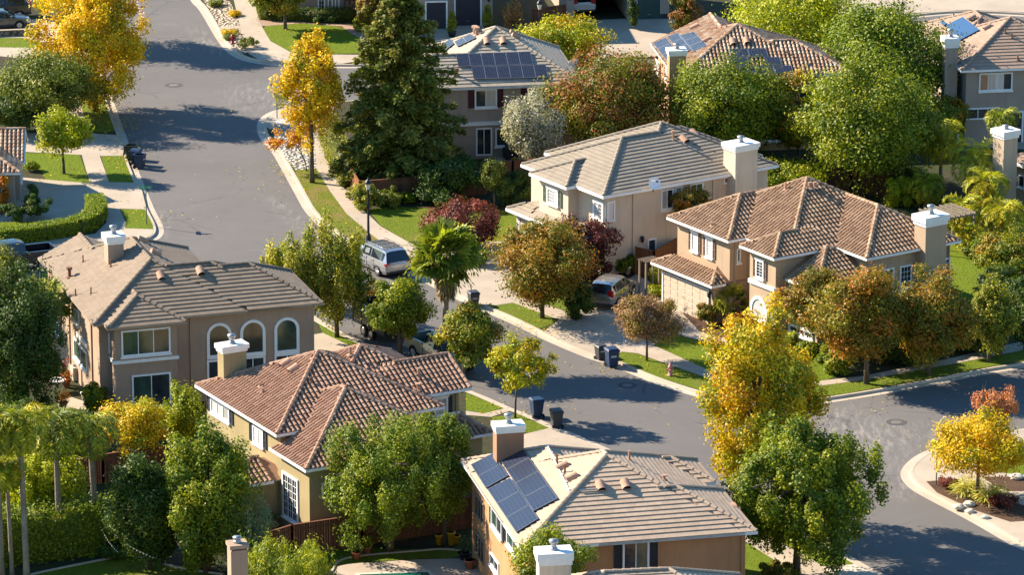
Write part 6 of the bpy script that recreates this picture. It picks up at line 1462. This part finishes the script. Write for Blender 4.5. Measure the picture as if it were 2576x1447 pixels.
bin_('blue open-topped wheelie bin lowest at the left kerb', (352, 423), rad(70), BIN_BLUE, BG, True)
bin_('dark grey wheelie bin alone at the cream house driveway', (1191, 773), rad(20), BIN_GREY, BG, sc=.95)
bin_('small grey wheelie bin left of a taller blue one', (1510, 905), rad(28), BIN_GREY, BG, sc=.85)
bin_('tall blue wheelie bin at the tan house kerb', (1539, 923), rad(20), BIN_BLUE, BG, sc=1.08)
bin_('blue wheelie bin in the shade of the young street tree', (1350, 1050), rad(200), BIN_BLUE, BG, sc=1.05)
bin_('grey wheelie bin with pale lid on the near kerb', (1400, 1076), rad(195), BIN_GREY, BG)

def hydrant(label, px, c, group):
    b = P(px[0], px[1], G0); ob = thing('fire_hydrant', label, 'fire hydrant', b, 0, group); m = MB()
    m.lathe([(.17, 0), (.17, .06), (.12, .07), (.11, .48), (.15, .5), (.15, .56), (.12, .6), (.09, .7), (.03, .74), (.03, .78)], n=12); m.build('barrel', c, ob, True)
    for sg in (-1, 1):
        m = MB(); m.tube([(sg*.1, 0, .4), (sg*.21, 0, .4)], [.065, .065], 10); m.build('outlet', c, ob)
    m = MB(); m.tube([(0, -.1, .36), (0, -.22, .36)], [.085, .085], 10); m.build('outlet', c, ob); return ob
HYD = 'fire hydrants'
hydrant('deep red fire hydrant among the tan rocks', (585, 109), m_plain('hydrant_red', (.33, .02, .025), .5, .4), HYD)
hydrant('faded pink fire hydrant on the grass verge', (1686, 946), m_plain('hydrant_pink', (.52, .21, .19), .6, .3), HYD)

def manhole(label, px, r=.36):
    b = P(px[0], px[1], 0); ob = thing('manhole_cover', label, 'manhole cover', (b.x, b.y, .004), 0, 'manhole covers in the road')
    m = MB(); m.lathe([(r*1.9, 0), (r*1.88, .004)], n=26); m.build('collar', m_concrete('patch_asphalt_%d' % int(px[0]), (.085, .08, .078)), ob)
    m = MB(); m.lathe([(r, .004), (r*.98, .012)], n=22); m.build('lid', m_plain('manhole_iron', (.17, .15, .135), .7, .3, .2), ob)
manhole('pale iron manhole cover in the upper road', (437, 214)); manhole('round manhole cover below the hydrant verge', (1578, 970), .3); manhole('manhole cover in the right hand road bend', (2255, 1063), .32)
# painted utility marks on the top road
m = MB()
for k, (u, v) in enumerate(((343, 5), (345, 12), (348, 20), (351, 27), (354, 34), (357, 42))):
    c = P(u, v, 0); m.box(c.x-.16, c.x+.16, c.y-.3, c.y+.3, .004, .006, rz=.4*(k % 3))
tag(m.build('road_marking', m_plain('pink_road_paint', (.42, .27, .22), .8, .2)), kind='structure')

# ------------------------------------------------------------------ fences
def fence(label, px, h, mat, pw=.14, cap=True, group=None):
    pts = [P(u, v, G0) for u, v in px]; b = pts[0]; ob = thing('wooden_fence', label, 'fence', b, 0, group); R = random.Random(int(px[0][0])); m = MB()
    for i, (p, q) in enumerate(zip(pts, pts[1:])):
        d = q-p; L = d.length; d.normalize(); n = int(L/pw); s_ = Vector((-d.y, d.x, 0))
        for k in range(n):
            c = p-b+d*(k+.5)*L/n; a, e = c-d*(pw*.47), c+d*(pw*.47); t = s_*(.012+R.uniform(0, .008)); hh = h+R.uniform(-.015, .015)
            vs = [a-t, e-t, e+t, a+t]; m.add([(x.x, x.y, 0) for x in vs]+[(x.x, x.y, hh) for x in vs], ((3, 2, 1, 0), (4, 5, 6, 7), (0, 1, 5, 4), (1, 2, 6, 5), (2, 3, 7, 6), (3, 0, 4, 7)), 0, R.random())
        n = max(1, int(L/2.3))
        for k in range(n+1):
            c = p-b+d*L*k/n; x = MB(); x.box(c.x-.06, c.x+.06, c.y-.06, c.y+.06, 0, h+.08); x.build('post', mat, ob)
        for z in ([.3, h-.3]+([h+.02] if cap else [])):
            w_ = .07 if z > h else .035; a, e = p-b, q-b; t = s_*w_; vs = [a-t, e-t, e+t, a+t]; z1 = z+(.04 if z > h else .09)
            r = MB(); r.add([(x.x, x.y, z) for x in vs]+[(x.x, x.y, z1) for x in vs], ((3, 2, 1, 0), (4, 5, 6, 7), (0, 1, 5, 4), (1, 2, 6, 5), (2, 3, 7, 6), (3, 0, 4, 7)), 0, .8); r.build('rail', mat, ob)
    m.build('boards', mat, ob); return ob
fence('dark redwood fence behind the pear trees', [(640, 1432), (735, 1402), (912, 1375), (1182, 1330)], 1.75, FENCE)
fence('short redwood fence end sloping at the khaki house corner', [(640, 1432), (600, 1400), (560, 1372)], 1.6, FENCE)
fence('orange wood gate fence between cream and tan houses', [(1599, 690), (1645, 700), (1700, 668)], 1.75, FENCE_L)
fence('short side fence beside the box-shaped shrub', [(905, 512), (880, 470)], 1.4, FENCE_L)
fence('dark fence in the conifer shade', [(905, 512), (1060, 500), (1230, 488)], 1.5, FENCE)
fence('dark fence under the yellow roses', [(1240, 470), (1290, 466), (1345, 462)], 1.7, FENCE)
fence('shaded back garden fence behind the bright green tree', [(2020, 470), (2140, 486), (2260, 500), (2330, 512)], 1.75, FENCE)
fence('dark fence at the right edge behind the verge', [(2440, 830), (2520, 815), (2640, 790)], 1.75, FENCE)
fence('low fence left of the beige garage', [(1340, 78), (1422, 66)], 1.7, FENCE)
fence('garden fence behind the palms at the lower left', [(130, 1240), (260, 1215), (420, 1190), (500, 1180)], 1.6, FENCE)

# low wall in the top-left driveway
w0, w1 = P(-40, 92, G0), P(100, 86, G0); d_ = (w1-w0).normalized(); ob = thing('garden_wall', 'low stone garden wall under the steel blue sedan', 'wall', w0, math.atan2(d_.y, d_.x)); m = MB(); L_ = (w1-w0).length; m.box(0, L_, -.12, .12, 0, .42); m.build('wall_body', m_rocks('grey_wall_stone', (.26, .23, .2), (.34, .3, .26)), ob); m = MB(); m.box(-.03, L_+.03, -.16, .16, .422, .48); m.build('coping', CONC, ob)

# ------------------------------------------------------------------ pots, garden things
def pot(label, px, r, h, mat, plant=None, group=None, name='plant_pot'):
    b = P(px[0], px[1], G0); ob = thing(name, label, 'plant pot', b, 0, group); m = MB(); m.lathe([(r*.65, 0), (r*.95, h*.85), (r*1.08, h*.86), (r*1.08, h), (r*.9, h), (r*.85, h*.9)], n=14); m.build('pot', mat, ob, True)
    if plant:
        rs = np.random.RandomState(int(px[0])); e = sphere_dirs(rs, 260); pos = e*(rs.rand(260)**.4)[:, None]*r*1.7+np.array([0, 0, h+r*1.1]); leaf_mesh('plant', pos, e+rs.randn(260, 3)*.5, .13, .07, pick(rs, PAL[plant], 260, np.arange(260) % 12), ob)
    return ob
YEL = m_plain('yellow_plastic', (.55, .30, .015), .6, .3); PG = 'plant pots'
pot('terracotta pot with a small plant near the redwood fence', (896, 1408), .26, .42, TERRA, 'dark', PG); pot('terracotta pot behind the first beside the fence', (924, 1394), .24, .4, TERRA, 'green', PG)
pot('terracotta pot on the patio at the terracotta house', (1182, 1432), .3, .5, TERRA, None, PG); pot('black pot behind the patio terracotta pot', (1168, 1408), .34, .4, BLACKM, 'dark', PG)
pot('yellow pot left of the slim pear trunk', (1104, 1372), .2, .6, YEL, None, PG, 'yellow_pot'); pot('tall yellow pot right of the slim pear trunk', (1135, 1372), .22, .75, YEL, None, PG, 'yellow_pot'); pot('short yellow pot furthest right by the fence', (1148, 1370), .22, .5, YEL, None, PG, 'yellow_pot')
pot('white pot by the cream house side wall', (1579, 690), .2, .5, WHITE, None, PG); pot('orange flower pot by the patio door', (306, 1035), .24, .8, TERRA, 'orange', PG)
pot('terracotta pot along the taupe house side path', (168, 975), .24, .4, TERRA, 'redshrub', PG); pot('terracotta pot at the edge of the side path', (160, 1030), .26, .45, TERRA, 'orange', PG)
a_ = P(198, 955, G0); ob = thing('air_conditioner', 'beige air conditioner box beside the taupe house', 'air conditioner', a_, rad(18)); m = MB(); m.box(-.42, .42, -.42, .42, .05, .85); m.build('casing', m_plain('ac_beige', (.45, .4, .33), .5, .4), ob); m = MB(); m.lathe([(.34, .852), (.32, .875), (.05, .88)], n=16); m.build('fan_grille', CHARC, ob)
a_ = P(220, 1010, G0); ob = thing('round_tub', 'white round tub by the taupe house path', 'tub', a_); m = MB(); m.lathe([(.3, 0), (.38, .5), (.42, .52), (.36, .52), (.33, .4)], n=16); m.build('tub_body', WHITE, ob, True); m = MB(); m.lathe([(.34, .46), (.3, .47)], n=14); m.build('soil', MULCH, ob)
a_ = P(165, 940, G0); ob = thing('red_bicycle', 'red bicycle leaning in the taupe house side yard', 'bicycle', a_, rad(60))
for x in (-.5, .5):
    m = MB(); N = 18
    for k in range(N): m.tube([(x+.32*math.cos(2*math.pi*k/N), 0, .33+.32*math.sin(2*math.pi*k/N)), (x+.32*math.cos(2*math.pi*(k+1)/N), 0, .33+.32*math.sin(2*math.pi*(k+1)/N))], .02, 5)
    m.build('wheel', RUBBER, ob)
m = MB(); Rd = m_plain('red_bike_paint', (.5, .03, .03), .4, .4)
for a, b_ in (((-.5, 0, .33), (-.15, 0, .85)), ((-.15, 0, .85), (.38, 0, .85)), ((.38, 0, .85), (0, 0, .33)), ((0, 0, .33), (-.15, 0, .85)), ((-.5, 0, .33), (0, 0, .33)), ((.5, 0, .33), (.36, 0, 1.0))): m.tube([a, b_], .022, 5)
m.build('frame', Rd, ob); m = MB(); m.box(-.3, -.05, -.06, .06, .9, .96); m.build('saddle', BLACKM, ob); m = MB(); m.tube([(.36, -.25, 1.02), (.36, .25, 1.02)], .018, 5); m.build('handlebar', BLACKM, ob)
a_ = P(145, 985, G0); ob = thing('patio_table', 'white patio table in the dark left garden', 'table', a_); m = MB(); m.lathe([(.5, .68), (.5, .72)], n=18); m.build('tabletop', WHITE, ob)
for k in range(4): m = MB(); m.tube([(.3*math.cos(k*1.57+.8), .3*math.sin(k*1.57+.8), .68), (.38*math.cos(k*1.57+.8), .38*math.sin(k*1.57+.8), 0)], .02, 5); m.build('leg', WHITE, ob)
# patio cover at the rosy roofed house
c_ = P(2430, 365, G0); ob = thing('patio_cover', 'grey flat patio cover behind the palms', 'patio cover', c_, rad(9)); m = MB(); m.box(-.6, 4.2, .4, 4.4, 2.35, 2.5); m.box(-.75, 4.35, .25, 4.55, 2.502, 2.56); m.build('canopy', m_plain('grey_canopy', (.30, .31, .33), .8, .2), ob)
for x, y in ((-.45, .55), (4.05, .55), (-.45, 4.2), (4.05, 4.2)): m = MB(); m.box(x-.07, x+.07, y-.07, y+.07, 0, 2.345); m.build('post', WHITE, ob)
WOODG = m_wood('weathered_wood', (.20, .165, .13), (.28, .23, .18))
c_ = P(2372, 640, G0); ob = thing('pergola', 'grey slatted pergola behind the tan house chimney', 'pergola', c_, rad(33)); m = MB()
for k in range(7): m.box(-.2+k*.42, -.12+k*.42, -.3, 2.4, 2.42, 2.54)
m.build('rafters', WOODG, ob); m = MB(); m.box(-.3, 2.6, -.1, .02, 2.28, 2.41); m.box(-.3, 2.6, 2.1, 2.22, 2.28, 2.41); m.build('beam', WOODG, ob)
for x, y in ((-.2, -.04), (2.45, -.04), (-.2, 2.16), (2.45, 2.16)): m = MB(); m.box(x-.05, x+.05, y-.05, y+.05, 0, 2.275); m.build('post', WOODG, ob)
# arbour at the tan house garage
c_ = P(1641, 742, G0); ob = thing('garden_arbour', 'weathered garden arbour with a vine beside the garage', 'arbour', c_, rad(33))
for x, y in ((-.5, 0), (.5, 0), (-.5, .7), (.5, .7)): m = MB(); m.box(x-.05, x+.05, y-.05, y+.05, 0, 2.2); m.build('post', WOODG, ob)
m = MB()
for k in range(5): m.box(-.62, .62, -.1+k*.2, -.05+k*.2, 2.204, 2.27)
m.build('top_slats', WOODG, ob)
# yard table on the grey house terrace
c_ = P(1285, 402, G0); ob = thing('barbecue', 'black barbecue grill on the grey house terrace', 'barbecue', c_, rad(8)); m = MB(); m.box(-.55, .55, -.25, .25, .25, .85); m.build('cabinet', BLACKM, ob); m = MB(); N = 8
m.add([(-.4, .25*math.cos(k*math.pi/N), .86+.22*math.sin(k*math.pi/N)) for k in range(N+1)]+[(.4, .25*math.cos(k*math.pi/N), .86+.22*math.sin(k*math.pi/N)) for k in range(N+1)], [(k, k+1, N+2+k, N+1+k) for k in range(N)]+[tuple(range(N+1)), tuple(range(2*N+1, N, -1))]); m.build('lid', BLACKM, ob); m = MB(); m.box(-.4, .4, -.2, .2, .06, .24); m.build('base', BLACKM, ob)
# string lights in the bottom left garden
BULB = m_plain('glass_bulb', (.7, .68, .6), .2, .6)
for lb, p0, z0, p1, z1 in (('string of bulbs hanging steeply beside the palm trunk', (243, 1385), 1.9, (300, 1500), 2.4), ('string of bulbs slanting down across the dark garden', (262, 1392), 1.6, (392, 1515), 2.4)):
    a, b_ = P(*p0, G0)+Vector((0, 0, z0)), P(*p1, G0)+Vector((0, 0, z1)); ob = thing('string_lights', lb, 'string lights', a, 0, 'string lights over the garden'); d = b_-a; m = MB()
    pts = [d*(k/16)-Vector((0, 0, .25*math.sin(math.pi*k/16))) for k in range(17)]; m.tube(pts, .007, 4); m.build('wire', BLACKM, ob)
    for k in range(16): q = pts[k].lerp(pts[k+1], .5); m = MB(); m.lathe([(.01, 0), (.024, -.03), (.02, -.05), (.004, -.065)], (q.x, q.y, q.z), 6); m.build('bulb', BULB, ob)
c_ = P(2463, 1150, G0); ob = thing('bare_sapling', 'thin bare sapling standing between the maple and the pink shrub', 'tree', c_); m = MB(); m.tube([(0, 0, 0), (.03, 0, 1.6), (-.02, 0, 3.0), (.12, 0, 3.6), (.1, 0, 4.3)], [.05, .045, .035, .025, .01], 6); m.build('trunk', BARK, ob)
for x_, z_ in ((.35, 3.9), (-.2, 4.0), (.3, 4.5)): m = MB(); m.tube([(.05, 0, 3.2), (x_*.5, 0, (3.2+z_)/2), (x_, .05, z_)], [.018, .012, .005], 4); m.build('branch', BARK, ob)
# boulders and paving stones at the corner bed
for k, (u, v, r, lb) in enumerate(((2411, 1278, .32, 'flat pale boulder nearest the grass tufts'), (2437, 1272, .34, 'pale boulder behind the flat one'), (2440, 1289, .26, 'small pale boulder at the kerb side'), (2478, 1304, .24, 'round pale boulder furthest right'), (2556, 1204, .4, 'large pale boulder in the upper flower bed'))):
    b = P(u, v, G0); ob = D.meshes.new('boulder'); import bmesh; bm = bmesh.new(); bmesh.ops.create_icosphere(bm, subdivisions=2, radius=r); R = random.Random(k)
    for vx in bm.verts: vx.co *= 1+R.uniform(-.14, .14); vx.co.z *= .5
    bm.to_mesh(ob); bm.free(); ob.materials.append(m_plain('boulder_stone_%d' % k, (.5, .45, .38), .9, .2, var=.15)); o = link(D.objects.new('boulder', ob)); o.location = (b.x, b.y, b.z+r*.2); tag(o, lb, 'boulder', 'pale boulders at the corner')
# mailbox and small cart at the tan house entry
c_ = P(1855, 850, G0); ob = thing('garden_cart', 'black two-wheeled garden cart beside the entry bed', 'garden cart', c_, rad(20)); m = MB(); m.box(-.5, .4, -.3, .3, .35, .7); m.build('tray', BLACKM, ob)
for sg in (-1, 1): m = MB(); m.tube([(-.1, sg*.34-.04, .2), (-.1, sg*.34+.04, .2)], [.2, .2], 12); m.build('wheel', RUBBER, ob)
m = MB(); m.tube([(.4, -.2, .65), (1.0, -.2, .8), (1.0, .2, .8), (.4, .2, .65)], .02, 5); m.tube([(.3, 0, .35), (.34, 0, 0)], .03, 5); m.build('handle', GALV, ob)
